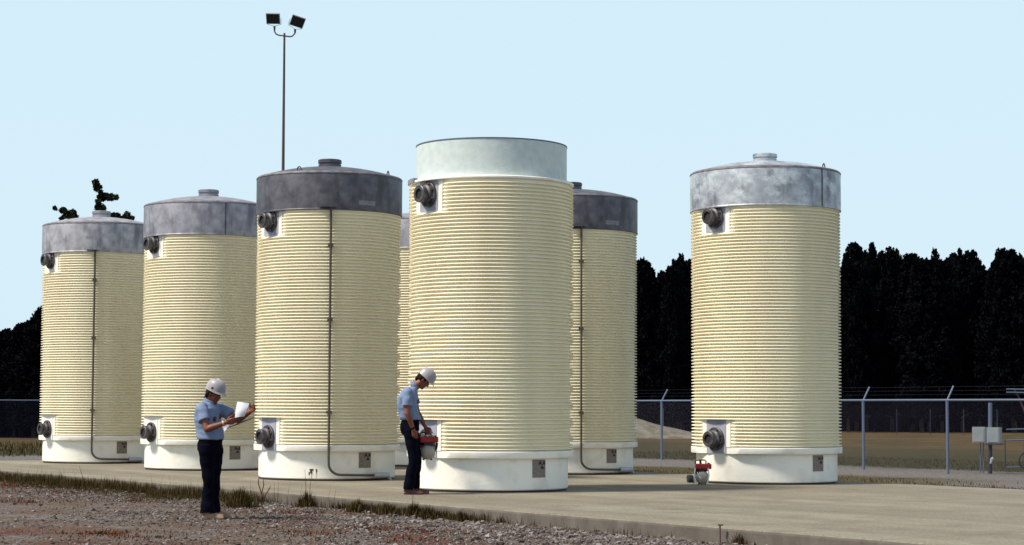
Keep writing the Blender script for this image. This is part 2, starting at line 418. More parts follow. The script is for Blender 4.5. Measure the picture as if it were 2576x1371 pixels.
def cut_lathe(prof, n=176):
    vs = []; th0 = math.atan2(NDIR.y, NDIR.x); m = len(prof)
    for r, z in prof:
        for k in range(n):
            a = 2*PI*k/n; d = math.cos(a-th0); rr = min(r, FLAT/d) if d > .5 else r
            vs.append((rr*math.cos(a), rr*math.sin(a), z))
    fs = [(i*n+k, i*n+(k+1) % n, (i+1)*n+(k+1) % n, (i+1)*n+k) for i in range(m-1) for k in range(n)]
    fs += [((m-1)*n+k, (m-1)*n+(k+1) % n, (k+1) % n, k) for k in range(n)]
    return pyd(vs, fs)
MSH = {}
MSH['shell'] = shell_mesh(4.60); MSH['shell_open'] = shell_mesh(4.62)
MSH['flange'] = cut_lathe([(1.10, .497), (R_OUT+.002, .497), (R_OUT+.006, .505), (R_OUT+.006, .588), (R_OUT, .598), (1.10, .600)])
MSH['base'] = MB().lathe([(R_BASE-.01, .03), (R_BASE, .045), (R_BASE, .498), (1.0, .499)], 128).mesh()
MSH['gasket'] = MB().lathe([(R_BASE-.02, -.01), (R_BASE-.02, .032)], 96).mesh()
def lid_mesh(dome=True):
    pr = [(R_LID-.03, 4.56), (R_LID, 4.56), (R_LID, 4.578), (R_LID-.004, 4.585), (R_LID-.004, 5.17), (R_LID-.012, 5.20), (R_LID-.035, 5.222), (R_LID-.07, 5.235)]
    for i in range(1, 12):
        q = i/12; r = (R_LID-.07)*(1-q); pr.append((r, 5.235 + .185*(1-(r/(R_LID-.07))**2)))
    return MB().lathe(pr, 144).mesh()
MSH['lid'] = lid_mesh()
MSH['hatch'] = MB().lathe([(.20, 5.38), (.20, 5.47), (.188, 5.474), (.188, 5.492), (.206, 5.496), (.206, 5.548), (.19, 5.56), (.05, 5.566)], 48).mesh()
def patch_curve(az0, az1, r, z0, z1, th=.012, seg=8):
    mb = MB(); vs = []
    for i in range(seg+1):
        d = azdir(az0 + (az1-az0)*i/seg)
        for (rr, z) in ((r, z0), (r, z1), (r+th, z1), (r+th, z0)): vs.append(d*rr + Vector((0, 0, z)))
    fs = []
    for i in range(seg):
        for q in range(4): fs.append((i*4+q, i*4+(q+1) % 4, (i+1)*4+(q+1) % 4, (i+1)*4+q))
    fs += [(3, 2, 1, 0), tuple(seg*4+q for q in range(4))]
    me = mb.add(vs, fs).mesh(); bm = bmesh.new(); bm.from_mesh(me); bmesh.ops.recalc_face_normals(bm, faces=bm.faces); bm.to_mesh(me); bm.free()
    return me
def zr(az, out): return None
# nozzle
NA = axm(NDIR)
def nozzle_meshes(z):
    o = Vector((0, 0, z)); d = {}
    d['nozzle'] = MB().lathe([(.145, 1.195), (.145, 1.27), (.115, 1.29), (.11, 1.34), (.11, 1.345), (.078, 1.345), (.076, 1.28)], 32, o, NA).mesh()
    mb = MB().lathe([(.10, 1.192), (.19, 1.192), (.193, 1.198), (.193, 1.225), (.185, 1.232), (.10, 1.232)], 40, o, NA, close=True)
    for k in range(8):
        a = 2*PI*(k+.5)/8; c = o + NA @ Vector((.163*math.cos(a), .163*math.sin(a), 0))
        mb.lathe([(.014, 1.231), (.014, 1.25), (.008, 1.257)], 8, c, NA)
    d['wall_flange'] = mb.mesh()
    d['end_ring'] = MB().lathe([(.078, 1.335), (.124, 1.335), (.130, 1.342), (.130, 1.378), (.120, 1.386), (.078, 1.386)], 36, o, NA, close=True).mesh()
    d['bore'] = MB().lathe([(.077, 1.25), (.077, 1.36)], 24, o, NA).mesh()
    return d
NZ = [nozzle_meshes(4.41), nozzle_meshes(.735)]
def plate_mesh(z0, z1):
    c = NDIR*(FLAT+.008) + Vector((0, 0, (z0+z1)/2)); R = Matrix((NSIDE, NDIR, Vector((0, 0, 1)))).transposed()
    return MB().box(c, (.44, .016, z1-z0), R).mesh()
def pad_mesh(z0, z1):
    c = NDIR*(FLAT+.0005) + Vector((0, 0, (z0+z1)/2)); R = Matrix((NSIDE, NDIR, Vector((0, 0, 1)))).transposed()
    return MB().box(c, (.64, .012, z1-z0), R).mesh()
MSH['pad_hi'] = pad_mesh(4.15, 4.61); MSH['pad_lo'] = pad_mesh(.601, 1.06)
MSH['plate_hi'] = plate_mesh(4.16, 4.60); MSH['plate_lo'] = plate_mesh(.498, 1.055)
CAZ = 6.5
def conduit_mesh():
    pts = []; rc = 1.292
    a0 = azdir(CAZ)*rc
    for z in (4.62, 3.8, 3.0, 2.2, 1.4, .8, .36): pts.append(a0 + Vector((0, 0, z)))
    for i in range(1, 8):
        q = i/8*PI/2; zz = .30 - .19*math.sin(q) + .0; da = .19*(1-math.cos(q))
        pts.append(azdir(CAZ + math.degrees(da/rc))*rc + Vector((0, 0, zz)))
    az = CAZ + math.degrees(.19/rc)
    while az < 44:
        pts.append(azdir(az)*rc + Vector((0, 0, .108 - (az-15)*.0006))); az += 3.5
    return MB().tube(pts, .021, 10).mesh(), pts[-1]
MSH['conduit'], CEND = conduit_mesh()
def clip_mesh(z):
    c = azdir(CAZ)*1.285 + Vector((0, 0, z)); return MB().box(c, (.09, .05, .05), Matrix.Rotation(rad(CAZ), 3, 'Z')).mesh()
MSH['fitting'] = (lambda mb: (mb.tube([azdir(43)*1.292+Vector((0, 0, .092)), azdir(50)*1.30+Vector((0, 0, .088)), azdir(57)*1.31+Vector((0, 0, .085))], [.045, .05, .05], 10),
                              mb.tube([azdir(57)*1.31+Vector((0, 0, .085)), azdir(60)*1.32+Vector((0, 0, .0))], [.03, .03], 8), mb.mesh())[-1])(MB())
MSH['jbox'] = patch_curve(CAZ-8.5, CAZ+4.2, R_LID-.006, 4.60, 4.885, .085, 5)
MSH['placard'] = patch_curve(38-5.8, 38+5.8, R_BASE-.002, .215, .475, .010, 5)
def trefoil_mesh():
    c_az = 40.6; cz = .405; mb = MB(); R = R_BASE+.0105
    def P(x, z): return azdir(c_az + math.degrees(x/R))*R + Vector((0, 0, cz+z))
    def poly(pts): mb.add([P(*q) for q in pts], [tuple(range(len(pts)))])
    poly([(.014*math.cos(a*PI/6), .014*math.sin(a*PI/6)) for a in range(12)])
    for a0 in (PI/6, 5*PI/6, 3*PI/2):
        pts = []
        for i in range(6):
            a = a0 - PI/6 + PI/3*i/5; pts.append((.066*math.cos(a), .066*math.sin(a)))
        for i in range(6):
            a = a0 + PI/6 - PI/3*i/5; pts.append((.023*math.cos(a), .023*math.sin(a)))
        poly(pts)
    return mb.mesh()
MSH['trefoil'] = trefoil_mesh()
MSH['lidtag'] = patch_curve(35.6-7.2, 35.6+7.2, R_LID-.006, 4.655, 4.735, .006, 6)
MSH['seam'] = None
TG = 'ribbed storage tanks standing on the concrete slab'
def tank(x, y, label, lidm, conduit=False, seam=None, lidtag=False, lid=True, lugs=(), greyplate=True):
    t = empty('storage_tank', (x, y, 0), label, 'tank', TG)
    mesh_obj('ribbed_shell', MSH['shell' if lid else 'shell_open'], M['shell'], t, 28)
    mesh_obj('flange_ring', MSH['flange'], M['base'], t, 28)
    b = mesh_obj('base', MSH['base'], M['base'], t, 28); mesh_obj('joint_ring', MSH['gasket'], M['gasket'], b, 28)
    if lid:
        l = D.objects.new('lid', MSH['lid'].copy()); link(l); l.parent = t; l.data.materials.clear(); l.data.materials.append(M[lidm]); l.data.shade_smooth(); l.data.set_sharp_from_angle(angle=rad(24))
        h = D.objects.new('hatch', MSH['hatch'].copy()); link(h); h.parent = l; h.data.materials.clear(); h.data.materials.append(M[lidm]); h.data.shade_smooth(); h.data.set_sharp_from_angle(angle=rad(30))
        MB().lathe([(R_LID-.02, 5.188), (R_LID+.002, 5.188), (R_LID-.002, 5.206), (R_LID-.024, 5.226), (R_LID-.05, 5.224)], 144, close=True).build('rim_band', M['rimband'], l, 30)
        for az in lugs:
            d = azdir(az)*1.13; pts = [d + Vector((0, 0, 5.24)) + azdir(az+90)*.04*math.cos(q*PI/6) + Vector((0, 0, .075*math.sin(q*PI/6))) for q in range(7)]
            MB().tube(pts, .011, 6).build('lifting_lug', M['steel'], l, 40)
        if seam is not None:
            mesh_obj('seam', patch_curve(seam-.45, seam+.45, R_LID-.006, 4.575, 5.19, .010, 2), M['steel'], l)
    for zi, nz in enumerate(NZ):
        if not lid and zi == 0: pass
        mesh_obj('sunlit_smooth_pad', MSH['pad_hi'] if zi == 0 else MSH['pad_lo'], M['base'], t)  # white flat zone; overexposed sunlight beside the ribs is put into its colour
        mp1 = mesh_obj('mounting_plate', (MSH['plate_hi'] if zi == 0 else MSH['plate_lo']).copy(), M['plate' if greyplate else 'base'], t)
        a = mesh_obj('nozzle', nz['nozzle'], M['steel'], t, 30)
        mesh_obj('wall_flange', nz['wall_flange'], M['steel'], a, 30); mesh_obj('end_ring', nz['end_ring'], M['steel'], a, 30); mesh_obj('bore', nz['bore'], M['bore'], a)
    if conduit:
        c = mesh_obj('conduit', MSH['conduit'], M['conduit'], t, 40); mesh_obj('fitting', MSH['fitting'], M['fitting'], c, 40)
        [mesh_obj('clip', clip_mesh(z), M['conduit'], c) for z in (3.95, 2.7, 1.15)]
        j = D.objects.new('junction_box', MSH['jbox'].copy()); link(j); j.parent = t; j.data.materials.clear(); j.data.materials.append(M[lidm])
    p = mesh_obj('placard', MSH['placard'], M['placard'], t); mesh_obj('radiation_symbol', MSH['trefoil'], M['trefoil'], p)
    if lidtag: mesh_obj('name_tag', MSH['lidtag'], M['tag'], t)
    return t
ta = tank(-9.14, 43.6, 'leftmost ribbed cream tank, pale grey lid and dark conduit, at far left end of row', 'lid_pale', True, lugs=(), greyplate=False)
tb = tank(-6.08, 39.2, 'ribbed cream tank with lavender grey seamed lid behind the worker with papers', 'lid_mid', seam=24, greyplate=False)
tc_ = tank(-3.20, 34.3, 'ribbed cream tank with dark grey lid, conduit and rust chips, between the two workers', 'lid_dark', True, lidtag=True, lugs=(-22, 68))
td = tank(-0.32, 30.0, 'tallest nearest ribbed tank, open white sleeve on top instead of a lid', 'lid_dark', lid=False)
te = tank(1.14, 37.7, 'ribbed tank with dark grey lid partly hidden behind the sleeve-topped tank', 'lid_dark', True, lidtag=True)
tf = tank(4.30, 33.3, 'rightmost ribbed cream tank standing alone with bright patchy galvanised lid', 'lid_bright', seam=40, lugs=(52,))
tg = tank(-1.85, 42.3, 'almost hidden ribbed tank showing as a sliver between dark-lidded and sleeve-topped tanks', 'lid_mid')
# sleeve of the open tank
R_S = 1.155
sl_ = MB().lathe([(R_S-.02, 4.60), (R_S, 4.60), (R_S, 5.205), (R_S-.003, 5.21), (R_S-.02, 5.21)], 144, close=True).build('sleeve', M['sleeve'], td, 30)
MB().lathe([(R_S-.018, 5.207), (R_S+.006, 5.207), (R_S+.006, 5.224), (R_S-.018, 5.226)], 144, close=True).build('sleeve_rim', M['sleeve_rim'], sl_, 30)
MB().lathe([(1.0, 4.612), (R_OUT-.004, 4.612), (R_OUT+.002, 4.62), (R_OUT+.002, 4.642), (R_OUT-.01, 4.652), (1.0, 4.655)], 176, close=True).build('top_ring', M['base'], td, 30)
mesh_obj('ledge_block', patch_curve(-88, -66, R_OUT-.05, 4.62, 4.685, .07, 6), M['tag'], td, label='tan block on the left of the top ledge')
# rust chips on the base of the dark-lidded tank
for (az0, az1, z0, z1) in ((-9.6, -8.6, .10, .15), (-8.8, -5.6, .17, .20), (-8.3, -7.0, .13, .175), (-7.4, -6.6, .11, .18), (-3.6, -2.6, .15, .20), (-3.3, -2.9, .11, .155)):
    mesh_obj('rust_chip', patch_curve(az0, az1, R_BASE-.002, z0, z1, .005, 3), M['chip'], tc_)
for (az0, az1, z0, z1) in ((-7.3, -6.9, .05, .115), (-3.2, -2.9, .05, .10)):
    mesh_obj('rust_drip', patch_curve(az0, az1, R_BASE-.002, z0, z1, .004, 2), M['drip'], tc_)

# ------------------------------------------------------------------ floodlight mast
M['mast'] = mat('brown painted mast', (0.10, 0.07, 0.06), 0.6, 0.3)
M['lamp_body'] = mat('lamp housing', (0.34, 0.35, 0.38), 0.45, 0.4)
M['lamp_face'] = mat('dark lamp glass', (0.012, 0.012, 0.016), 0.35)
YM = 60.0
base = at_y(709.5, 760, YM); top = at_y(715.5, 85, YM)
mast = empty('light_mast', (base.x, YM, GZ), 'tall thin mast with two floodlights rising behind the dark-lidded tank', 'light mast')
bx = Vector((base.x, YM, GZ))
MB().tube([Vector((0, 0, 0)), Vector((0, 0, .5)), Vector((top.x-bx.x, 0, top.z-GZ+.02))], [.10, .075, .032], 14).build('pole', M['mast'], mast, 40)
def mp_(px, py, dy=0): v = at_y(px, py, YM) - bx; return Vector((v.x, dy, v.z))
zc = [(690.5, 76), (691.5, 81), (695, 86), (701, 88.5), (708, 89.5), (716, 90.5), (724, 91.5), (730, 92.3), (735, 91), (739.5, 87), (742, 82)]
MB().tube([mp_(a, b) for a, b in zc], .022, 10).build('crossarm', M['mast'], mast, 40)
for (kx, ky0, ky1) in ((690.5, 66, 77), (742.3, 73.5, 84)):
    MB().tube([mp_(kx, ky1), mp_(kx, ky0)], [.026, .036], 10).build('knuckle', M['mast'], mast, 40)
def head(cx, cy, roll, yaw, kx, ky):
    c = mp_(cx, cy)
    R = Matrix.Rotation(rad(yaw), 3, 'Z') @ Matrix.Rotation(rad(roll), 3, 'Y') @ Matrix.Rotation(rad(28), 3, 'X')
    # local: -Y is the glass side
    mb = MB(); vs = []
    for (y, sx, sz) in ((-.10, .215, .165), (-.08, .22, .17), (.02, .20, .155), (.10, .13, .10)):
        for x, z in ((-1, -1), (1, -1), (1, 1), (-1, 1)): vs.append(R @ Vector((x*sx, y, z*sz)) + c)
    fs = [(0, 1, 2, 3), (15, 14, 13, 12)]
    for i in range(3):
        for q in range(4): fs.append((i*4+q, (i+1)*4+q, (i+1)*4+(q+1) % 4, i*4+(q+1) % 4))
    h = mb.add(vs, fs).build('floodlight_head', M['lamp_body'], mast)
    vs = [R @ Vector((x*.195, -.104, z*.145)) + c for x, z in ((-1, -1), (1, -1), (1, 1), (-1, 1))] + [R @ Vector((x*.195, -.098, z*.145)) + c for x, z in ((-1, -1), (1, -1), (1, 1), (-1, 1))]
    MB().add(vs, [(0, 1, 2, 3), (7, 6, 5, 4), (0, 4, 5, 1), (1, 5, 6, 2), (2, 6, 7, 3), (3, 7, 4, 0)]).build('lens', M['lamp_face'], h)
    k = mp_(kx, ky); yk = [R @ Vector((-.23, 0, 0)) + c, R @ Vector((-.225, 0, -.2)) + c, k, R @ Vector((.225, 0, -.2)) + c, R @ Vector((.23, 0, 0)) + c]
    MB().tube(yk, .007, 6).build('yoke', M['mast'], h, 40)
head(688.5, 45, 2, -6, 690.5, 66); head(747.5, 52.5, 14, 22, 742.3, 73.5)

# ------------------------------------------------------------------ fences
M['galv'] = mat('galvanised pipe', (0.12, 0.155, 0.23), 0.5, 0.3)
M['wire'] = mat('galvanised wire', (0.05, 0.05, 0.09), 0.5, 0.3)
def fence(A, Dr, i0, i1, step, label, pm='galv', h=1.60, arm=Vector((.6, .45, 1)), mesh=True, pr=.032, rail=True, step_w=.075, wr=.0011, wires=3):
    A = Vector((A[0], A[1], GZ)); Dr = Vector((Dr[0], Dr[1], 0)).normalized()
    o = empty('chain_link_fence', A + Dr*step*i0, label, 'fence'); O = A + Dr*step*i0
    a0 = Vector((0, 0, 0)); a1 = Dr*step*(i1-i0); L_ = (a1-a0).length
    ad = arm.normalized()*.36
    for i in range(i1-i0+1):
        b = Dr*step*i
        mb = MB().tube([b, b + Vector((0, 0, h))], pr, 8)
        if wires: mb.tube([b + Vector((0, 0, h-.01)), b + Vector((0, 0, h+.02)) + ad], pr*.6, 6)
        mb.build('post', M[pm], o, 40)
    if rail: MB().tube([a0 + Vector((0, 0, h)), a1 + Vector((0, 0, h))], .024, 8).build('top_rail', M['galv'], o, 40)
    if wires:
        for q in range(wires):
            MB().tube([a0 + Vector((0, 0, h+.02)) + ad*(.35+.3*q), a1 + Vector((0, 0, h+.02)) + ad*(.35+.3*q)], .0014, 3).build('barbed_wire', M['wire'], o)
    if mesh:
        mb = MB(); x = -h
        while x < L_:
            for sgn in (1, -1):
                p0, z0, p1, z1 = x, 0.03, x+h, h
                if sgn < 0: z0, z1 = h, .03
                if p0 < 0: z0 += (z1-z0)*(0-p0)/(p1-p0); p0 = 0
                if p1 > L_: z1 = z0 + (z1-z0)*(L_-p0)/(p1-p0); p1 = L_
                mb.tube([Dr*p0 + Vector((0, 0, z0)), Dr*p1 + Vector((0, 0, z1))], wr, 3, caps=False)
            x += step_w
        mb.build('wire_mesh', M['wire'], o)
    return o
fence((4.08, 53.6), (.449, -.893), -9, 6, 3.0, 'long chain-link fence with angled barbed-wire arms behind the tanks at right')
fence((-8.3, 78.2), (-.893, -.449), 0, 6, 3.0, 'chain-link fence section in front of dark trees at far left', arm=Vector((-.25, .5, 1)), wr=.002)
fence((4.5, 104), (1, -.02), 0, 13, 1.75, 'low thin distant fence across the field before the pine wood', pm='wire', h=1.38, pr=.022, rail=False, wires=0, mesh=False)

# ------------------------------------------------------------------ utility boxes at the right
M['ubox'] = mat('pale grey cabinet', (0.25, 0.275, 0.295), 0.5, var=(0.21, 0.235, 0.25), scale=5)
M['dpost'] = mat('dark post', (0.035, 0.03, 0.045), 0.7)
M['rust'] = mat('rusty pipe', (0.10, 0.05, 0.05), 0.8)
yb = 42.5
def ub(px, py): v = at_y(px, py, yb); return v
b0 = at(2491, 1192, GZ); yb = b0.y
o = empty('utility_cabinet', (b0.x, yb, GZ), 'pale grey cabinet, right of the pair, on a thick post near the fence', 'utility box', 'pair of utility boxes')
def rel(px, py, dy=0): v = at_y(px, py, yb) - Vector((b0.x, yb, GZ)); return Vector((v.x, dy, v.z))
Rb = Matrix.Rotation(rad(-28), 3, 'Z')
c = rel(2498, 1094.5, -.12)
MB().box(c, (.27, .24, .34), Rb).build('cabinet_body', M['ubox'], o)
MB().box(c + Vector((0, 0, -.195)), (.33, .25, .03), Rb).build('shelf', M['dpost'], o)
MB().box(c + Rb @ Vector((0, -.123, 0)), (.23, .012, .30), Rb).build('door', M['ubox'], o)
MB().tube([rel(2491, 1192), rel(2491, 1118)], .045, 10).build('lower_post', M['dpost'], o, 40)
MB().tube([rel(2491, 1118), rel(2491, 1013)], .042, 10).build('upper_post', M['galv'], o, 40)
MB().tube([rel(2490, 1166, -.07), rel(2493, 1154, -.09), rel(2496, 1152, -.1)], [.025, .035, .032], 8).build('fitting', M['fitting'], o, 40)
b1 = at(2470, 1190, GZ)
o2 = empty('utility_cabinet', (b1.x, b1.y, GZ), 'pale grey cabinet, left of the pair, on two thin pipes', 'utility box', 'pair of utility boxes')
def rel2(px, py, dy=0): v = at_y(px, py, b1.y) - Vector((b1.x, b1.y, GZ)); return Vector((v.x, dy, v.z))
c = rel2(2461.5, 1093.5, -.1)
MB().box(c, (.28, .18, .345), Rb).build('cabinet_body', M['ubox'], o2)
MB().box(c + Rb @ Vector((0, -.093, 0)), (.24, .012, .30), Rb).build('door', M['ubox'], o2)
for px in (2466.5, 2474): MB().tube([rel2(px, 1191), rel2(px, 1112)], .014, 8).build('pipe_leg', M['galv'], o2, 40)
# metal pipe frame at the right edge
b2 = at(2556, 1180, GZ)
o3 = empty('pipe_frame', (b2.x, b2.y, GZ), 'metal pipe frame with crossbars and half-seen wheel at the right edge', 'pipe frame')
def rel3(px, py, dy=0): v = at_y(px, py, b2.y) - Vector((b2.x, b2.y, GZ)); return Vector((v.x, dy, v.z))
for y in (979, 987, 1080.5, 1108, 1176): MB().tube([rel3(2532, y), rel3(2600, y+(1 if y < 1000 else -2))], .016, 8).build('crossbar', M['galv'], o3, 40)
MB().tube([rel3(2553, 980, .05), rel3(2562, 995, .05), rel3(2577, 1030, .05), rel3(2600, 1100, .05)], .018, 8).build('brace', M['rust'], o3, 40)
MB().tube([rel3(2528, 1107), rel3(2529, 1178)], .014, 8).build('upright', M['dpost'], o3, 40)
MB().tube([rel3(2577, 1107), rel3(2577, 1178)], .014, 8).build('upright', M['dpost'], o3, 40)
cw = rel3(2582, 1158, -.1)
MB().tube([cw + Vector((.2*math.cos(q*PI/12), 0, .2*math.sin(q*PI/12))) for q in range(25)], .025, 8, caps=False).build('wheel', M['dpost'], o3, 40)

# ------------------------------------------------------------------ dirt mound
M['sand'] = mat('pale sandy heap', (0.165, 0.148, 0.125), 0.95, var=(0.10, 0.085, 0.055), scale=2.4, lo=.38, hi=.60, detail=9, bump=.5, bscale=4)
mv = []; nxm, nym = 90, 24
for j in range(nym+1):
    for i in range(nxm+1):
        x = -3 + 24*i/nxm; y = 90 + 10*j/nym
        u_ = (x - 4.5); env = math.exp(-(u_/3.6)**2)*1.08 if u_ > 0 else math.exp(-(u_/6)**2)*1.08
        h = env * math.sin(PI*j/nym)**.8
        mv.append((x, y, GZ - .05 + h*(1 + .10*noise.noise(Vector((x*.8, y*.8, 0))))))
mf = [(j*(nxm+1)+i, j*(nxm+1)+i+1, (j+1)*(nxm+1)+i+1, (j+1)*(nxm+1)+i) for j in range(nym) for i in range(nxm)]
tag(mesh_obj('dirt_mound', pyd(mv, mf), M['sand'], smooth=60), kind='structure')

# ------------------------------------------------------------------ trees
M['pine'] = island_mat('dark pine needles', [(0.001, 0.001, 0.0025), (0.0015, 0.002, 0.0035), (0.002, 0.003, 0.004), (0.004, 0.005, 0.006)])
M['bark'] = mat('dark bark', (0.05, 0.035, 0.028), 0.9, var=(0.03, 0.022, 0.018), scale=4)
def leafs(centers, radii, per, size, rng, squash=1.0):
    # centers Kx3, radii K ; jagged double triangles
    K = len(centers); n = K*per
    c = np.repeat(np.array(centers), per, 0); r = np.repeat(np.array(radii), per)
    d = rng.normal(size=(n, 3)); d /= np.linalg.norm(d, axis=1)[:, None]
    p = c + d * (r * rng.uniform(.25, 1, n)**.6)[:, None] * np.array([1, 1, squash])
    a = rng.normal(size=(n, 3)); a /= np.linalg.norm(a, axis=1)[:, None]
    b = np.cross(a, rng.normal(size=(n, 3))); b /= np.linalg.norm(b, axis=1)[:, None]
    s = (size * rng.uniform(.5, 1.3, n))[:, None]
    v = np.stack([p - a*s*.5 - b*s*.45, p + a*s*.1 - b*s*.5, p + a*s*.9, p - a*s*.2 + b*s*.55], 1).reshape(-1, 3)
    return v
def quads_mesh(v):
    n = len(v)//4; me = D.meshes.new('leaves'); me.vertices.add(n*4); me.vertices.foreach_set('co', v.astype(np.float32).ravel())
    me.loops.add(n*4); me.loops.foreach_set('vertex_index', np.arange(n*4, dtype=np.int32))
    me.polygons.add(n); me.polygons.foreach_set('loop_start', np.arange(0, n*4, 4, dtype=np.int32)); me.update(calc_edges=True); me.validate(); return me
def pine_meshes(seed, narrow=1.0):
    rng = np.random.default_rng(seed); cs = []; rs = []
    H_ = 10.0; z = 1.0
    cs.append((0, 0, 9.75)); rs.append(.22); cs.append((.05, 0, 9.4)); rs.append(.34)
    if seed % 2: cs.append((.55, .1, 9.05)); rs.append(.33); cs.append((-.5, 0, 8.8)); rs.append(.36)
    mb = MB().tube([(0, 0, 0), (.05, 0, 5), (0, .03, 9.6)], [.16, .10, .02], 8)
    while z < 9.3:
        q = 1 - z/10; rr = (0.42 + 3.4*max(0, q-.10)) * narrow if q < .5 else 1.78*narrow
        k = int(3 + 5*q) if z < 7.8 else 4 ; a0 = rng.uniform(0, 6.28)
        for i in range(k):
            a = a0 + 6.28*i/k + rng.uniform(-.3, .3); L_ = rr*rng.uniform(.55, 1.05)
            e = (L_*math.cos(a), L_*math.sin(a), z + rng.uniform(-.1, .5))
            mb.tube([(0, 0, z-.2), e], [.035, .012], 5)
            cs.append(e); rs.append(rng.uniform(.38, .62) if z < 7.8 else rng.uniform(.20, .36)); cs.append((e[0]*.5, e[1]*.5, e[2]-.1)); rs.append(rng.uniform(.4, .6))
        z += rng.uniform(.34, .55)
    v = leafs(cs, rs, 72, .17, rng)
    return quads_mesh(v), mb.mesh()
PV = [pine_meshes(s) for s in (11, 12, 13, 14, 15)]
def pine(X, Y, ztop, wid, var, label, group):
    h = (ztop - GZ)/9.95; wid *= random.uniform(.9, 1.7)
    o = empty('pine_tree', (X, Y, GZ), label, 'tree', group, rz=random.uniform(0, 6.28)); o.scale = (wid, wid, h)
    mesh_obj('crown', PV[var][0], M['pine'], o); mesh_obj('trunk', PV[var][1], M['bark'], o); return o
def D3(x, y): return ((2300+x/3.428)*.8944, (660+y/3.428)*.8944)
right = [(280, 170), (360, 75), (405, 110), (460, 150), (530, 72), (620, 155), (700, 122), (765, 135), (830, 290), (900, 180), (935, 185), (985, 235), (1050, 222), (1130, 135), (1180, 240), (1250, 222), (1320, 175), (1370, 130), (1445, 155), (1490, 148), (1540, 230), (1620, 345), (1700, 250), (1740, 160), (1790, 128), (1870, 142), (1960, 205), (2030, 150), (2090, 130)]
GR = 'pines along the skyline right of the lone tank'
for i, (a, b) in enumerate(right):
    x, y = D3(a, b); Yt = 116 + (i*37 % 11); p = at_y(x, y, Yt)
    pine(p.x, Yt, p.z, .52 + .14*((i*7) % 4)/3, i % 5, 'dark pine in the dense wood right of the lone tank', GR)
def D4(x, y): return ((1780+x/6.856)*.8944, (700+y/6.856)*.8944)
mid = [(110, 215), (175, 175), (245, 225), (290, 320), (330, 415), (400, 490), (500, 470), (560, 415), (620, 480), (690, 330), (785, 195), (850, 210), (905, 85), (960, 180), (1040, 235), (1100, 195), (1180, 160), (20, 220)]
GR2 = 'pines in the gap between the two right tanks'
for i, (a, b) in enumerate(mid):
    x, y = D4(a, b); Yt = 114 + (i*37 % 9); p = at_y(x, y, Yt)
    pine(p.x, Yt, p.z, .42 + .12*((i*5) % 4)/3, (i+2) % 5, 'dark pine in the wood seen between the two right tanks', GR2)
left = [(-60, 850), (-25, 842), (0, 835), (22, 826), (40, 822), (58, 812), (76, 806), (90, 800), (100, 778), (112, 765), (135, 770), (165, 780)]
GR3 = 'trees behind the far left fence'
for i, (x, y) in enumerate(left):
    Yt = 86 + (i*37 % 7); p = at_y(x, y, Yt)
    pine(p.x, Yt, p.z, .42 + .10*((i*5) % 4)/3, (i+1) % 5, 'dark bushy tree behind the fence at far left', GR3)
# the wood behind, one mass
def mass(X0, X1, Y0, Y1, n, topf, label, size=.5):
    rng = np.random.default_rng(5); X = rng.uniform(X0, X1, n); Y = rng.uniform(Y0, Y1, n); zt = np.array([topf(x) for x in X]); Z = GZ + rng.uniform(0, 1, n)*(zt-GZ)
    c = np.stack([X, Y, Z], 1); v = leafs(c, np.full(n, .25), 2, size, rng)
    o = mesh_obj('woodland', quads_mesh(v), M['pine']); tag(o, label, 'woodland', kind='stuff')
def topr(x):
    return 6.7 + .9*noise.noise(Vector((x*.5, 1, 0)))
mass(18, 34, 120, 128, 26000, topr, 'dark dense wood massed behind the pines at right', .5)
mass(6.0, 14.5, 118, 125, 14000, lambda x: 6.6 + .8*noise.noise(Vector((x*.6, 2, 0))), 'dark dense wood massed behind the pines between the right tanks', .5)
mass(-26, -15, 90, 95, 14000, lambda x: 3.3 + max(0, (x+22.5))*.30, 'dark dense wood massed behind the trees at far left', .42)

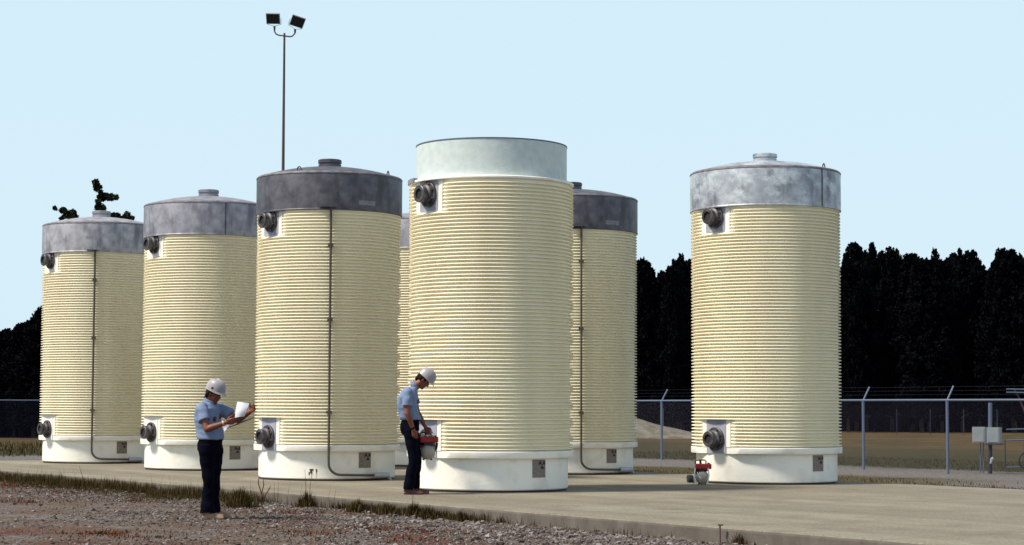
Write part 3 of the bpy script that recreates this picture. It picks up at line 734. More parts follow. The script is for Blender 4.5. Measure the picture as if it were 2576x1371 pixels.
# tree behind the leftmost tank: only its sparse top shows
def sparse_tree():
    YT = 66.0; b = at_y(255, 1000, YT)
    o = empty('sparse_tree', (b.x, YT, GZ), 'thin-crowned tree whose scraggly twigs poke above the leftmost tank lid', 'tree')
    rng = np.random.default_rng(3)
    def q(px, py, dy=0): v = at_y(px, py, YT) - Vector((b.x, YT, GZ)); return Vector((v.x, dy, v.z))
    mb = MB().tube([Vector((0, 0, 0)), q(252, 800), q(250, 620), q(246, 540)], [.13, .10, .06, .03], 8)
    limbs = [[(246, 540), (249, 510), (253, 490), (247, 465), (240, 462)], [(253, 495), (266, 493), (274, 497)], [(266, 494), (290, 499)], [(250, 620), (220, 580), (190, 552), (172, 540), (142, 527)], [(190, 552), (185, 536)], [(250, 600), (285, 560), (305, 545), (335, 548)], [(245, 560), (215, 556), (170, 555)]]
    cs = []; rs = []
    for l in limbs:
        mb.tube([q(*p) for p in l], [.03, .015] if len(l) == 2 else [.035] + [.02]*(len(l)-2) + [.010], 6)
    blobs = [(246, 463, .10), (242, 460, .09), (240, 468, .09), (250, 470, .07), (247, 477, .08), (254, 483, .06), (258, 490, .07), (252, 496, .05), (256, 500, .05), (250, 508, .06), (248, 515, .09), (254, 520, .11), (247, 524, .11), (258, 524, .09), (266, 492, .09), (273, 495, .10), (277, 500, .07), (280, 492, .06), (263, 497, .06), (294, 498, .07), (143, 526, .05), (150, 529, .05), (160, 530, .10), (166, 533, .09), (158, 543, .06), (176, 537, .09), (184, 534, .10), (172, 545, .09), (181, 547, .12), (188, 545, .10), (156, 552, .07), (192, 552, .06), (283, 541, .08), (292, 545, .09), (300, 543, .06), (308, 549, .08), (321, 541, .09), (318, 548, .09), (330, 547, .06), (334, 550, .05), (275, 545, .08), (265, 548, .1)]
    for (px, py, r) in blobs:
        cs.append(tuple(q(px, py, rng.uniform(-.3, .3)))); rs.append(r*1.15)
    for k in range(60): cs.append(tuple(q(rng.uniform(180, 320), rng.uniform(590, 760), rng.uniform(-1, 1)))); rs.append(.3)
    joints = [(246, 540), (253, 495), (249, 510), (190, 552), (172, 540), (285, 560), (305, 545), (266, 494)]
    for (px, py, r_) in blobs:
        j = min(joints, key=lambda q_: (q_[0]-px)**2 + (q_[1]-py)**2); mb.tube([q(*j), q((j[0]+px)/2, (j[1]+py)/2 + 3), q(px, py)], [.014, .011, .006], 5)
    mb.build('trunk', M['bark'], o, 40)
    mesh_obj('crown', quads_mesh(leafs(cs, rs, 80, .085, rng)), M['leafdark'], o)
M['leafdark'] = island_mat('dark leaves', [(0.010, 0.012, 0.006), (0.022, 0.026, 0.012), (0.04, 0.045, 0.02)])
sparse_tree()

# ------------------------------------------------------------------ gravel, grass
M['stone'] = island_mat('gravel stones', [(0.035, 0.027, 0.024), (0.085, 0.066, 0.055), (0.13, 0.105, 0.088), (0.11, 0.092, 0.092), (0.165, 0.145, 0.135), (0.27, 0.25, 0.26)]) if True else island_mat('x', [(0.0420, 0.0330, 0.0330), (0.0960, 0.0780, 0.0720), (0.1440, 0.1200, 0.1080), (0.1200, 0.1020, 0.1080), (0.1800, 0.1620, 0.1620), (0.2760, 0.2640, 0.2880)])
M['grass'] = island_mat('dry green grass', [(0.016, 0.015, 0.006), (0.035, 0.032, 0.011), (0.065, 0.048, 0.018), (0.085, 0.038, 0.018), (0.042, 0.038, 0.014), (0.15, 0.11, 0.05)]) if True else island_mat('x', [(0.0165, 0.0165, 0.0060), (0.0338, 0.0315, 0.0105), (0.0525, 0.0488, 0.0165), (0.0750, 0.0562, 0.0225), (0.0975, 0.0750, 0.0338)])
M['redgrass'] = island_mat('red brown dead weeds', [(0.035, 0.012, 0.007), (0.085, 0.026, 0.014), (0.14, 0.048, 0.025), (0.11, 0.066, 0.034)])
def visible(x, y, m=60):
    v = MR.transposed() @ Vector((x, y, GZ-CAMZ))
    if v.z > -1: return False
    px = W/2 + F*v.x/-v.z; py = H/2 - F*v.y/-v.z
    return -m < px < W+m and py < H+m
rng = np.random.default_rng(9)
oct_ = np.array([(1, 0, 0), (-1, 0, 0), (0, 1, 0), (0, -1, 0), (0, 0, 1), (0, 0, -1)], float)
of = [(0, 2, 4), (2, 1, 4), (1, 3, 4), (3, 0, 4), (2, 0, 5), (1, 2, 5), (3, 1, 5), (0, 3, 5)]
sv = []; sf = []; cnt = 0
while cnt < 30000:
    s = rng.uniform(-24, 22); t = -abs(rng.uniform(0, 13.5))
    if rng.random() < .25: t = -abs(rng.normal(0, .7)) - .05
    p = st(s, t)
    if not visible(p.x, p.y): continue
    nz_ = noise.noise(Vector((p.x*.35, p.y*.35, 8))) + .35*noise.noise(Vector((p.x*1.2, p.y*1.2, 2)))
    right_bias = (p.x + 4)/9
    if nz_ + right_bias*.55 < rng.uniform(-.40, .45): continue
    sz = rng.uniform(.006, .020) * (rng.uniform(1.5, 2.3) if rng.random() < .10 else 1) * (1.25 if t > -2.2 and p.x > -2 else 1)
    z = gheight(p.x, p.y) + sz*.2
    a = rng.uniform(0, 6.28); ca, sa = math.cos(a), math.sin(a)
    qm, _ = np.linalg.qr(rng.normal(size=(3, 3))); vv = (oct_ * rng.uniform(.75, 1.15, (6, 1))) @ qm.T * np.array([sz*1.25, sz, sz*.75])
    o_ = len(sv)
    for v in vv: sv.append((p.x + v[0]*ca - v[1]*sa, p.y + v[0]*sa + v[1]*ca, z + v[2]))
    sf += [(q[0]+o_, q[1]+o_, q[2]+o_) for q in of]; cnt += 1
gm = pyd(sv, sf); gb = bmesh.new(); gb.from_mesh(gm); bmesh.ops.recalc_face_normals(gb, faces=gb.faces); gb.to_mesh(gm); gb.free()
go = mesh_obj('gravel', gm, M['stone']); tag(go, 'loose grey gravel stones scattered over the foreground soil', 'gravel', kind='stuff')

def blades(pts, rng, bend=.35):
    # pts: list of (x,y,z,h,w)
    v = []; f = []
    for (x, y, z, h, w_) in pts:
        a = rng.uniform(0, 6.28); dx, dy = math.cos(a), math.sin(a); b = rng.uniform(.1, 1)*bend*h; px_, py_ = -dy*w_, dx*w_
        o = len(v)
        v += [(x-px_, y-py_, z), (x+px_, y+py_, z), (x+dx*b*.35-px_*.7, y+dy*b*.35-py_*.7, z+h*.55), (x+dx*b*.35+px_*.7, y+dy*b*.35+py_*.7, z+h*.55), (x+dx*b, y+dy*b, z+h)]
        f += [(o, o+1, o+3, o+2), (o+2, o+3, o+4)]
    return v, f
pg = []; pr_ = []
def s_of(px, py): v = at(px, py, 0); return to_st(v)[0]
sA, sB = s_of(-20, 1178), s_of(640, 1232)
for k in range(42000):
    s = rng.uniform(S0, sB+.6); e = (s-S0)/(sB-S0)
    pxs = 0.50 + .75*noise.noise(Vector((s*.55, 0, 4))) + .3*noise.noise(Vector((s*2.2, 0, 4))) + (.5 if .30 < e < .97 else -.15)
    if rng.random() > pxs: continue
    t = -abs(rng.normal(0, .22 + .38*e)) - .02; p = st(s, t)
    if noise.noise(Vector((p.x*3.1, p.y*3.1, 7))) < rng.uniform(-.6, .10): continue
    h = rng.uniform(.03, .24)*(.80+.6*noise.noise(Vector((s*1.3, 2, 0)))) * (1.1 if t > -.4 else .42)
    pg.append((p.x, p.y, gheight(p.x, p.y)-.01, h, rng.uniform(.003, .006)))
for k in range(3200):
    s = rng.uniform(sB, 24); 
    d = noise.noise(Vector((s*.8, 5, 0)))
    if rng.random() > max(.05, .15 + 1.0*d): continue
    t = -abs(rng.normal(0, .16)) - .02; p = st(s, t)
    pg.append((p.x, p.y, gheight(p.x, p.y)-.01, rng.uniform(.03, .13), rng.uniform(.003, .005)))
for (px, py, sg, n_) in ((1040, 1284, .45, 700), (1110, 1292, .5, 800), (1180, 1299, .4, 650), (1240, 1303, .25, 120), (1320, 1306, .25, 180), (1410, 1312, .3, 110), (960, 1278, .25, 90), (610, 1262, .45, 700)):
    c = at(px, py, GZ)
    for k in range(n_):
        d_ = rng.normal(0, sg); t = min(-.03, to_st(c)[1] + rng.normal(0, .13)); p = st(to_st(c)[0] + d_, t)
        pg.append((p.x, p.y, gheight(p.x, p.y)-.01, rng.uniform(.04, .16), rng.uniform(.003, .006)))
for k in range(90):
    s = rng.uniform(S0, sB+3); t = -abs(rng.normal(0, .25)) - .04; p = st(s, t)
    pg.append((p.x, p.y, gheight(p.x, p.y)-.01, rng.uniform(.22, .40), .0035))
v, f = blades(pg, rng); o = mesh_obj('grass', pyd(v, f), M['grass']); tag(o, 'fringe of dry green grass along the edge of the concrete slab', 'grass', kind='stuff')
# red brown dead weeds lying low
spots = [(60, 1225, 1.1, .5), (30, 1262, .7, .35), (120, 1240, .6, .3), (330, 1262, .4, .25), (240, 1215, .9, .22), (420, 1235, 1.1, .3), (1060, 1300, .35, .25), (1130, 1290, .5, .2), (1200, 1302, .4, .15), (1400, 1306, .5, .15), (1470, 1312, .4, .12), (1560, 1325, .5, .15), (1660, 1335, .6, .15), (1750, 1345, .5, .12), (1000, 1335, .6, .3), (560, 1225, .5, .3), (760, 1290, .7, .25), (850, 1350, .9, .4), (300, 1345, .8, .3), (1850, 1352, .3, .1)]
for (px, py, rx, ry) in spots:
    c = at(px, py, GZ)
    for k in range(int(1500*rx)):
        a, b = rng.normal(0, rx*.5), rng.normal(0, ry*1.5)
        p = c + U*b + Vector((a, 0, 0))
        if noise.noise(Vector((p.x*2.4, p.y*1.6, 3.3))) < rng.uniform(-.35, .25): continue
        if to_st(p)[1] > -.03: continue
        pr_.append((p.x, p.y, gheight(p.x, p.y)-.01, rng.uniform(.012, .055), rng.uniform(.004, .009)))
v, f = blades(pr_, rng, 1.2); o = mesh_obj('dead_weeds', pyd(v, f), M['redgrass']); tag(o, 'low red-brown dead weeds in patches on the gravel', 'dead weeds', kind='stuff')
# strip of grass behind the slab and long grass at the fence line
pb = []
for k in range(26000):
    s = rng.uniform(S0-6, 16); t = T1 + abs(rng.normal(2.2, 1.3)) if rng.random() < .45 else T1 + rng.uniform(10.2, 17); p = st(s, t)
    if not visible(p.x, p.y, 20): continue
    pb.append((p.x, p.y, GZ, rng.uniform(.015, .065), rng.uniform(.004, .010)))
for k in range(5000):
    s = S0 - rng.uniform(9, 26); t = rng.uniform(-6, 14); p = st(s, t)
    if not visible(p.x, p.y, 20): continue
    pb.append((p.x, p.y, GZ, rng.uniform(.06, .22), rng.uniform(.008, .018)))
v, f = blades(pb, rng); o = mesh_obj('field_grass', pyd(v, f), M['grass']); tag(o, 'brown and green rough grass beyond the concrete slab', 'grass', kind='stuff')

def tuft(px, py, n, r, hmin, hmax, label, m='grass', bend=.5, wmul=1.0, stalks=0, name='grass_tuft', cat='weed', group=None):
    c = at(px, py, GZ); s, t = to_st(c)
    if t > -.04: c = st(s, -.06 - r*.4)
    o = empty(name, (c.x, c.y, GZ), label, cat, group); pts = []
    for k in range(n):
        a = rng.uniform(0, 6.28); q = abs(rng.normal(0, .5))*r; x, y = q*math.cos(a), q*math.sin(a)
        pts.append((x, y, -.01, rng.uniform(hmin, hmax)*(1.15 - .6*min(1, q/r)), rng.uniform(.003, .006)*wmul))
    v, f = blades(pts, rng, bend); mesh_obj('blades', pyd(v, f), M[m], o)
    for k in range(stalks):
        x, y = rng.normal(0, r*.3), rng.normal(0, r*.3); hh = hmax*rng.uniform(1.5, 2.4)
        MB().tube([(x, y, 0), (x+.01, y, hh*.5), (x + rng.normal(0, .03), y, hh)], [.005, .004, .002], 5).build('stalk', M['grass'], o)
    return o
GT = 'weed tufts along the front edge of the slab'
tuft(603, 1276, 700, .30, .10, .30, 'dark bushy tuft on the gravel just right of the standing worker with papers', wmul=1.4, group=GT)
tuft(912, 1272, 480, .17, .10, .25, 'small dark pointed tuft below the dark-lidded tank', stalks=2, wmul=1.3, group=GT)
tuft(1035, 1284, 420, .22, .08, .20, 'bushy tuft below the boots of the worker holding the pump', wmul=1.3, group=GT)
tuft(1090, 1291, 380, .24, .08, .18, 'tuft between the worker with the pump and the tall grass stalk', wmul=1.2, group=GT)
tuft(1160, 1296, 300, .14, .10, .22, 'tuft with the tallest single stalk in front of the sleeve-topped tank', stalks=1, wmul=1.3, group=GT)
tuft(1190, 1300, 340, .20, .08, .19, 'rounded dark tuft just right of the tall stalk', wmul=1.3, group=GT)
tuft(1290, 1306, 160, .12, .06, .16, 'small upright tuft right of the main clump', group=GT)
tuft(1352, 1305, 120, .10, .05, .13, 'very small tuft amid orange weeds at the slab edge', group=GT)
tuft(1934, 1370, 200, .12, .07, .16, 'isolated leafy tuft against the slab edge at lower right', group=GT)
tuft(35, 1205, 260, .20, .08, .20, 'tuft with tall stems at the far left end of the slab', stalks=3, group=GT)
tuft(112, 1208, 120, .10, .05, .12, 'tuft with one thick upright seed stem at far left', stalks=1, group=GT)
tuft(325, 1222, 150, .12, .06, .16, 'tuft with a leaning stem below the leftmost tank', stalks=2, group=GT)
w_ = at(663, 1268, GZ); o = empty('bare_weed', (w_.x, w_.y, GZ), 'bare forked weed stem standing before the dark-lidded tank', 'weed')
for q in ([(0, 0, 0), (-.03, 0, .15), (-.08, 0, .30), (-.07, 0, .42)], [(0, 0, 0), (.02, 0, .12), (.08, 0, .22), (.10, 0, .27)], [(-.03, 0, .15), (.0, 0, .28), (-.01, 0, .36)]):
    MB().tube(q, [.008]*(len(q)-1) + [.004], 6).build('stem', M['grass'], o)
# iron stake at the slab edge
w_ = at(1866, 1366, GZ); s_, t_ = to_st(w_); w_ = st(s_, -.08, GZ)
o = empty('iron_stake', (w_.x, w_.y, GZ-.02), 'small rusty T-topped iron stake at the slab edge, lower right', 'stake')
MB().tube([(0, 0, -.05), (0, 0, .215)], .008, 8).build('rod', M['rust'], o, 40); MB().box((.005, 0, .218), (.055, .03, .014)).build('cap', M['rust'], o)

# ------------------------------------------------------------------ portable pump
M['red'] = mat('red fuel tank paint', (0.36, 0.018, 0.015), 0.4, var=(0.27, 0.012, 0.012), scale=12)
M['black'] = mat('black engine parts', (0.015, 0.013, 0.014), 0.5)
M['cream'] = mat('cream pump housing', (0.42, 0.38, 0.31), 0.5, var=(0.33, 0.29, 0.23), scale=10)
M['chrome'] = mat('bare metal', (0.55, 0.55, 0.58), 0.25, 0.8)
M['whitep'] = mat('white strut', (0.70, 0.70, 0.70), 0.5)
def pump(loc, rz, label, muffler=True, struts=True, s=1.0):
    o = empty('portable_pump', loc, label, 'pump', 'red-tanked portable pumps', rz); o.scale = (s, s, s)
    MB().box((.01, 0, .295), (.265, .17, .085)).build('fuel_tank', M['red'], o)
    md = o.children[-1]; bev = md.modifiers.new('b', 'BEVEL'); bev.width = .018; bev.segments = 3
    pts = [(-.115, 0, .335), (-.125, 0, .375), (-.10, 0, .395), (.03, 0, .398), (.055, 0, .375), (.05, 0, .335)]
    h = MB().tube(pts, .011, 8).tube([(-.04, 0, .392), (-.035, 0, .335)], .018, 8).build('carry_handle', M['black'], o, 40)
    MB().lathe([(.02, .337), (.022, .352), (.014, .356)], 14, (.095, 0, 0)).build('fuel_cap', M['black'], o, 40)
    MB().box((-.02, 0, .235), (.20, .14, .042)).box((-.09, -.03, .215), (.06, .08, .07)).build('engine_block', M['black'], o)
    R = axm(Vector((0, -1, 0)))
    MB().lathe([(.05, -.10), (.105, -.085), (.112, -.03), (.112, .03), (.09, .075), (.04, .10)], 28, (-.01, 0, .118), R).build('pump_housing', M['cream'], o, 50)
    MB().tube([(-.07, -.04, 0), (-.05, -.03, .04)], .015, 8).build('drain_foot', M['rust'], o, 40)
    MB().tube([(.045, -.02, 0), (.035, -.02, .04)], .015, 8).build('drain_foot', M['rust'], o, 40)
    if struts:
        for x in (-.135, .10): MB().tube([(x*.9, -.095, .27), (x, -.10, .15), (x*.75, -.08, .02)], .011, 8).build('strut', M['whitep'], o, 40)
        MB().tube([(-.09, -.09, .205), (-.05, -.105, .12), (-.02, -.11, .10)], .010, 8).build('hose', M['whitep'], o, 40)
    else:
        MB().tube([(.125, 0, .25), (.115, 0, .18), (.10, 0, .13)], .018, 8).build('bracket', M['black'], o, 40)
        for q in ((-.08, -.05, .352), (-.03, -.05, .355), (.02, -.06, .352)): MB().ell(q, (.014, .014, .012)).build('metal_knob', M['chrome'], o, 60)
        MB().lathe([(.03, .335), (.038, .36), (.03, .385), (.012, .39)], 16, (.06, -.03, 0)).build('air_filter', M['chrome'], o, 40)
    if muffler:
        R2 = axm(Vector((-1, -.35, 0)))
        m_ = MB().lathe([(.03, 0), (.062, .02), (.066, .07), (.062, .10), (.02, .105)], 24, (-.15, -.02, .095), R2).build('inlet_hose', M['steel'], o, 40)
        MB().lathe([(.045, -.012), (.074, -.01), (.074, .015), (.045, .018)], 24, (-.15, -.02, .095), R2, close=True).build('hose_clamp', M['whitep'], m_, 40)
    return o
pp = at(1768, 1219, 0)
pump((pp.x, pp.y, 0), rad(-6), 'red-tanked portable pump standing on the slab beside the lone tank', True, True, 1.0)

# ------------------------------------------------------------------ people
M['skin'] = mat('skin', (0.20, 0.062, 0.035), 0.55, var=(0.16, 0.048, 0.028), scale=8)
M['shirt'] = mat('pale blue work shirt', (0.18, 0.235, 0.36), 0.85, var=(0.14, 0.19, 0.31), scale=7, bump=.2, bscale=50)
M['trouser'] = mat('navy trousers', (0.003, 0.003, 0.009), 0.95, var=(0.002, 0.002, 0.006), scale=6, spec=0.05)
M['hair'] = mat('dark brown hair', (0.016, 0.008, 0.006), 0.8, bump=.5, bscale=90, spec=0.1)
M['hat'] = mat('grey white hard hat', (0.34, 0.315, 0.33), 0.4, var=(0.28, 0.26, 0.28), scale=8)
M['tanshoe'] = mat('tan leather boots', (0.34, 0.22, 0.15), 0.8, var=(0.22, 0.14, 0.09), scale=15)
M['brshoe'] = mat('oxblood leather boots', (0.075, 0.022, 0.02), 0.5)
M['eye'] = mat('eye', (0.04, 0.03, 0.03), 0.3)
M['paper'] = mat('white paper', (0.72, 0.72, 0.78), 0.8, var=(0.62, 0.62, 0.70), scale=20)
M['board'] = mat('dark clipboard', (0.03, 0.025, 0.035), 0.6)
M['badge'] = mat('dark dosimeter badge', (0.09, 0.02, 0.02), 0.5)
M['strap'] = mat('pale watch strap', (0.40, 0.30, 0.16), 0.5)
M['belt'] = mat('black belt', (0.008, 0.007, 0.009), 0.8, spec=0.05)

def remesh(mb, name, m, parent, voxel=.007, smooth=3, wr=0.0, seed=0):
    tmp = D.objects.new('tmp', mb.mesh()); link(tmp)
    r = tmp.modifiers.new('r', 'REMESH'); r.mode = 'VOXEL'; r.voxel_size = voxel
    s_ = tmp.modifiers.new('s', 'SMOOTH'); s_.factor = .5; s_.iterations = smooth
    dg = bpy.context.evaluated_depsgraph_get(); dg.update()
    me = D.meshes.new_from_object(tmp.evaluated_get(dg)); D.objects.remove(tmp)
    if wr:
        me.update(); nn = [Vector(v.normal) for v in me.vertices]
        for v, n in zip(me.vertices, nn):
            c = v.co; k = noise.noise(Vector((c.x*7, c.y*7, c.z*9 + seed))) + .45*noise.noise(Vector((c.x*13 + c.z*6, c.y*13, c.z*18 + seed)))
            v.co = c + n*wr*k
    me.materials.clear(); me.materials.append(m); me.shade_smooth()
    o = link(D.objects.new(name, me)); o.parent = parent; return o
def rings(mb, rr, n=24):
    # rr: list of (cx, cy, z, a(x half), b(y half), yaw) superellipse horizontal rings
    vs = []
    for (cx, cy, z, a, b, yaw) in rr:
        for k in range(n):
            t = 2*PI*k/n; c, s = math.cos(t), math.sin(t)
            x = a*math.copysign(abs(c)**.85, c); y = b*math.copysign(abs(s)**.85, s)
            vs.append((cx + x*math.cos(yaw) - y*math.sin(yaw), cy + x*math.sin(yaw) + y*math.cos(yaw), z))
    m = len(rr); fs = [(i*n+k, i*n+(k+1) % n, (i+1)*n+(k+1) % n, (i+1)*n+k) for i in range(m-1) for k in range(n)]
    fs += [tuple(range(n-1, -1, -1)), tuple((m-1)*n+k for k in range(n))]
    return mb.add(vs, fs)
def hand(mb, wrist, d, nrm, thumb, curl=.5, k=1.0):
    # d: towards the fingers, nrm: out of the back of the hand, thumb: towards the thumb side
    d = Vector(d).normalized(); th = Vector(thumb); th = (th - d*th.dot(d)).normalized(); nb = Vector(nrm); nb = (nb - d*nb.dot(d) - th*nb.dot(th)).normalized()
    w = Vector(wrist)
    offs = [.030, .010, -.010, -.029]; lens = [.072, .080, .074, .058]
    for i, (o_, L_) in enumerate(zip(offs, lens)):
        kn = w + d*(.088 - abs(i-1)*.004)*k + th*o_*k
        mb.cap(w + d*.012 + th*o_*.6*k, kn, .0155*k, .0135*k, 10)
        p = kn; ang = curl*(.5 + .08*i); seg = [L_*.45, L_*.31, L_*.26]; rr_ = [.0100, .0090, .0082, .0072]
        for q in range(3):
            dirq = (d*math.cos(ang) - nb*math.sin(ang)).normalized(); e = p + dirq*seg[q]*k
            mb.cap(p, e, rr_[q]*k, rr_[q+1]*k, 8); p = e; ang += curl*(.95)
    b = w + d*.022*k + th*.022*k; a1 = (d*.62 + th*.72 - nb*.30).normalized(); m1 = b + a1*.042*k
    a2 = (d*.88 + th*.25 - nb*(.30+.3*curl)).normalized(); m2 = m1 + a2*.032*k; m3 = m2 + (a2*.8 - nb*.5*curl).normalized()*.026*k
    mb.cap(b, m1, .0155*k, .0125*k, 8).cap(m1, m2, .0115*k, .0098*k, 8).cap(m2, m3, .0098*k, .0080*k, 8)
def head_geo(mb, c, R):
    # c head centre; R columns: x forward, y left, z up
    def P(x, y, z): return R @ Vector((x, y, z)) + c
    mb.ell(P(-.008, 0, .030), (.098, .076, .088), R, 24, 16)
    mb.ell(P(.028, 0, -.030), (.064, .060, .088), R, 20, 14)
    mb.cap(P(.045, 0, -.088), P(.060, 0, -.096), .034, .026)       # chin
    for y in (-1, 1): mb.cap(P(-.015, y*.048, -.055), P(.045, y*.022, -.092), .024, .020)   # jaw
    mb.cap(P(.082, 0, .018), P(.104, 0, -.022), .010, .014); mb.cap(P(.104, 0, -.022), P(.088, 0, -.030), .013, .014)   # nose
    mb.cap(P(.076, -.035, .034), P(.076, .035, .034), .014, .014)   # brow
    mb.cap(P(.078, -.018, -.056), P(.078, .018, -.056), .011, .011); mb.cap(P(.076, -.015, -.067), P(.076, .015, -.067), .010, .010)  # lips
    for y in (-1, 1): mb.ell(P(-.008, y*.076, -.008), (.019, .009, .031), R, 12, 8)
def hardhat(c, R, parent, badge=True):
    def P(x, y, z): return R @ Vector((x, y, z)) + c
    n = 36; vs = []; fs = []; prof = [(1.02, 0), (1.0, .012), (.985, .035), (.95, .062), (.86, .095), (.70, .120), (.45, .137), (.2, .144)]
    for (q, z) in prof:
        for k in range(n): a = 2*PI*k/n; vs.append(P(.135*q*math.cos(a), .108*q*math.sin(a), z + .050))
    m = len(prof); fs = [(i*n+k, i*n+(k+1) % n, (i+1)*n+(k+1) % n, (i+1)*n+k) for i in range(m-1) for k in range(n)] + [tuple((m-1)*n+k for k in range(n))]
    o_ = len(vs)
    for k in range(n): a = 2*PI*k/n; vs.append(P(.118*math.cos(a), .092*math.sin(a), .054))
    fs += [(o_+k, o_+(k+1) % n, (k+1) % n, k) for k in range(n)]
    h = MB().add(vs, fs).build('hard_hat', M['hat'], parent, 50)
    vs = []; 
    for (e, z) in ((0, .058), (1, .046), (1, .041), (0, .050)):
        for k in range(n):
            a = 2*PI*k/n; ex = .008 + (.030*max(0, math.cos(a))**2.0); vs.append(P((.132+ex*e)*math.cos(a), (.106+ex*.6*e)*math.sin(a), z - (.010*e*max(0, math.cos(a)))))
    fs = [(i*n+k, i*n+(k+1) % n, ((i+1) % 4)*n+(k+1) % n, ((i+1) % 4)*n+k) for i in range(4) for k in range(n)]
    MB().add(vs, fs).build('brim', M['hat'], h, 50)
    MB().tube([P(-.12, 0, .11), P(-.08, 0, .165), P(0, 0, .196), P(.08, 0, .168), P(.125, 0, .105)], [.006, .010, .012, .010, .006], 8).build('ridge', M['hat'], h, 60)
    if badge:
        MB().ell(P(.02, -.104, .085), (.018, .006, .017), R, 14, 8).build('emblem', M['board'], h, 60)
def shoe(c, yaw, m, parent, L_=.29):
    R = Matrix.Rotation(yaw, 3, 'Z'); c = Vector(c)
    mb = MB(); 
    def P(x, y, z): return R @ Vector((x, y, z)) + c
    mb.cap(P(-.05, 0, .045), P(.07, 0, .035), .042, .038); mb.cap(P(.07, 0, .033), P(.165, 0, .028), .040, .030); mb.cap(P(-.02, 0, .08), P(-.03, 0, .14), .045, .046)
    mb.box(P(.055, 0, .012), (.275, .082, .026), R)
    return remesh(mb, 'boot', m, parent, .006, 2)
def watch(a, b, q, r, m, parent):
    a = Vector(a); b = Vector(b); d = (b-a).normalized(); c = a + (b-a)*q
    MB().lathe([(r*.8, -.011), (r, -.011), (r, .011), (r*.8, .011)], 20, c, axm(d), close=True).build('wrist_watch', m, parent, 40)

def person(loc, rz, label, P, boots, legs_extra=None):
    o = empty('person', loc, label, 'person', None, rz)
    V = {k: Vector(v) for k, v in P.items() if isinstance(v, tuple) and len(v) == 3 and not isinstance(v[0], tuple)}
    hp, ch = V['hips'], V['chest']
    # ---- body, one continuous surface
    mb = MB()
    R = P['headR']; head_geo(mb, V['head'], R)
    mb.cap(V['neck'], V['head'] + R @ Vector((-.012, 0, -.06)), .062, .056)
    mb.cap(V['neck'] + Vector((-.01, -.03, -.05)), V['neck'] + Vector((-.01, .03, -.05)), .055, .055)
    mid = (hp + ch)/2
    mb.cap(ch + Vector((0, -.07, 0)), ch + Vector((0, .07, 0)), .105, .105); mb.cap(ch, hp, .12, .12); mb.cap(hp + Vector((0, -.04, 0)), hp + Vector((0, .04, 0)), .095, .095)
    for sd_ in ('R', 'L'):
        sh, el, wr = V['sh'+sd_], V['el'+sd_], V['wr'+sd_]
        mb.cap(ch + Vector((0, 0, .06)), sh, .06, .048)
        mb.chain([sh, sh.lerp(el, .4), el, el.lerp(wr, .3), wr], [.053, .050, .041, .043, .027], 14)
        hd, hn, ht, cu = P['hand'+sd_]; mb.cap(wr, wr + Vector(hd).normalized()*.02, .026, .022); hand(mb, wr + Vector(hd).normalized()*.012, hd, hn, ht, cu)
        hi, kn, an = V['hi'+sd_], V['kn'+sd_], V['an'+sd_]
        mb.chain([hi, kn, kn.lerp(an, .3), an], [.082, .055, .052, .036], 14); mb.cap(an, an + Vector((.03, 0, -.045)), .030, .026)
    body = remesh(mb, 'body', M['skin'], o, .0055, 2)
    for y in (-1, 1): MB().ell(V['head'] + R @ Vector((.080, y*.030, .012)), (.010, .012, .008), R, 10, 8).build('eye', M['eye'], body, 60)
    # ---- hair
    mb = MB(); hc = V['head']
    def PH(x, y, z): return R @ Vector((x, y, z)) + hc
    mb.ell(PH(-.022, 0, .030), (.096, .084, .080), R, 20, 12)
    for (x, y, z, r) in P['hair']: mb.ell(PH(x, y, z), (r, r*.9, r*1.2), R, 12, 8)
    remesh(mb, 'hair', M['hair'], o, .007, 2, .004, 3)
    hardhat(hc + R @ Vector((.004, 0, 0)), R, o, P.get('badge', True))
    # ---- shirt
    mb = MB(); rings(mb, P['shirt'], 28)
    for sd_ in ('R', 'L'):
        sh, el = V['sh'+sd_], V['el'+sd_]; q = P['sleeve'+sd_]
        e = sh.lerp(el, q); mb.cap(ch + Vector((0, 0, .10)), sh, .08, .066); mb.tube([sh - (e-sh)*.15, sh, sh.lerp(e, .5), e], [.055, .074, .078, .080], 18)
    s_ = remesh(mb, 'shirt', M['shirt'], o, .0075, 2, .014, 1)
    nk = V['neck']; RN = R
    ax = axm((V['head'] - nk).normalized())
    MB().lathe([(.066, -.015), (.086, -.03), (.080, .022), (.068, .025)], 24, nk + Vector((0, 0, .015)), ax, close=True).build('collar', M['shirt'], s_, 50)
    for (x, y, z) in P['badges']: MB().box((x, y, z), (.014, .04, .06)).build('dosimeter_badge', M['badge'], o)
    # ---- trousers
    mb = MB(); rings(mb, P['waist'], 24)
    for sd_ in ('R', 'L'):
        hi, kn, an = V['hi'+sd_], V['kn'+sd_], V['an'+sd_]
        mb.tube([hi + Vector((0, 0, .06)), hi, hi.lerp(kn, .5), kn, kn.lerp(an, .5), an + Vector((.005, 0, -.02))], [.10, .108, .092, .076, .074, P.get('hem', .080)], 20)
    remesh(mb, 'trousers', M['trouser'], o, .008, 2, .012, 7)
    r0 = P['waist'][-1]; bl = MB(); rings(bl, [(r0[0], r0[1], r0[2]-.03, r0[3]+.006, r0[4]+.006, r0[5]), (r0[0], r0[1], r0[2]+.008, r0[3]+.006, r0[4]+.006, r0[5])]); bl.build('belt', M['belt'], o, 40)
    for sd_ in ('R', 'L'):
        an = V['an'+sd_]; shoe((an.x+.02, an.y, 0), P['foot'+sd_], M[boots], o)
    return o

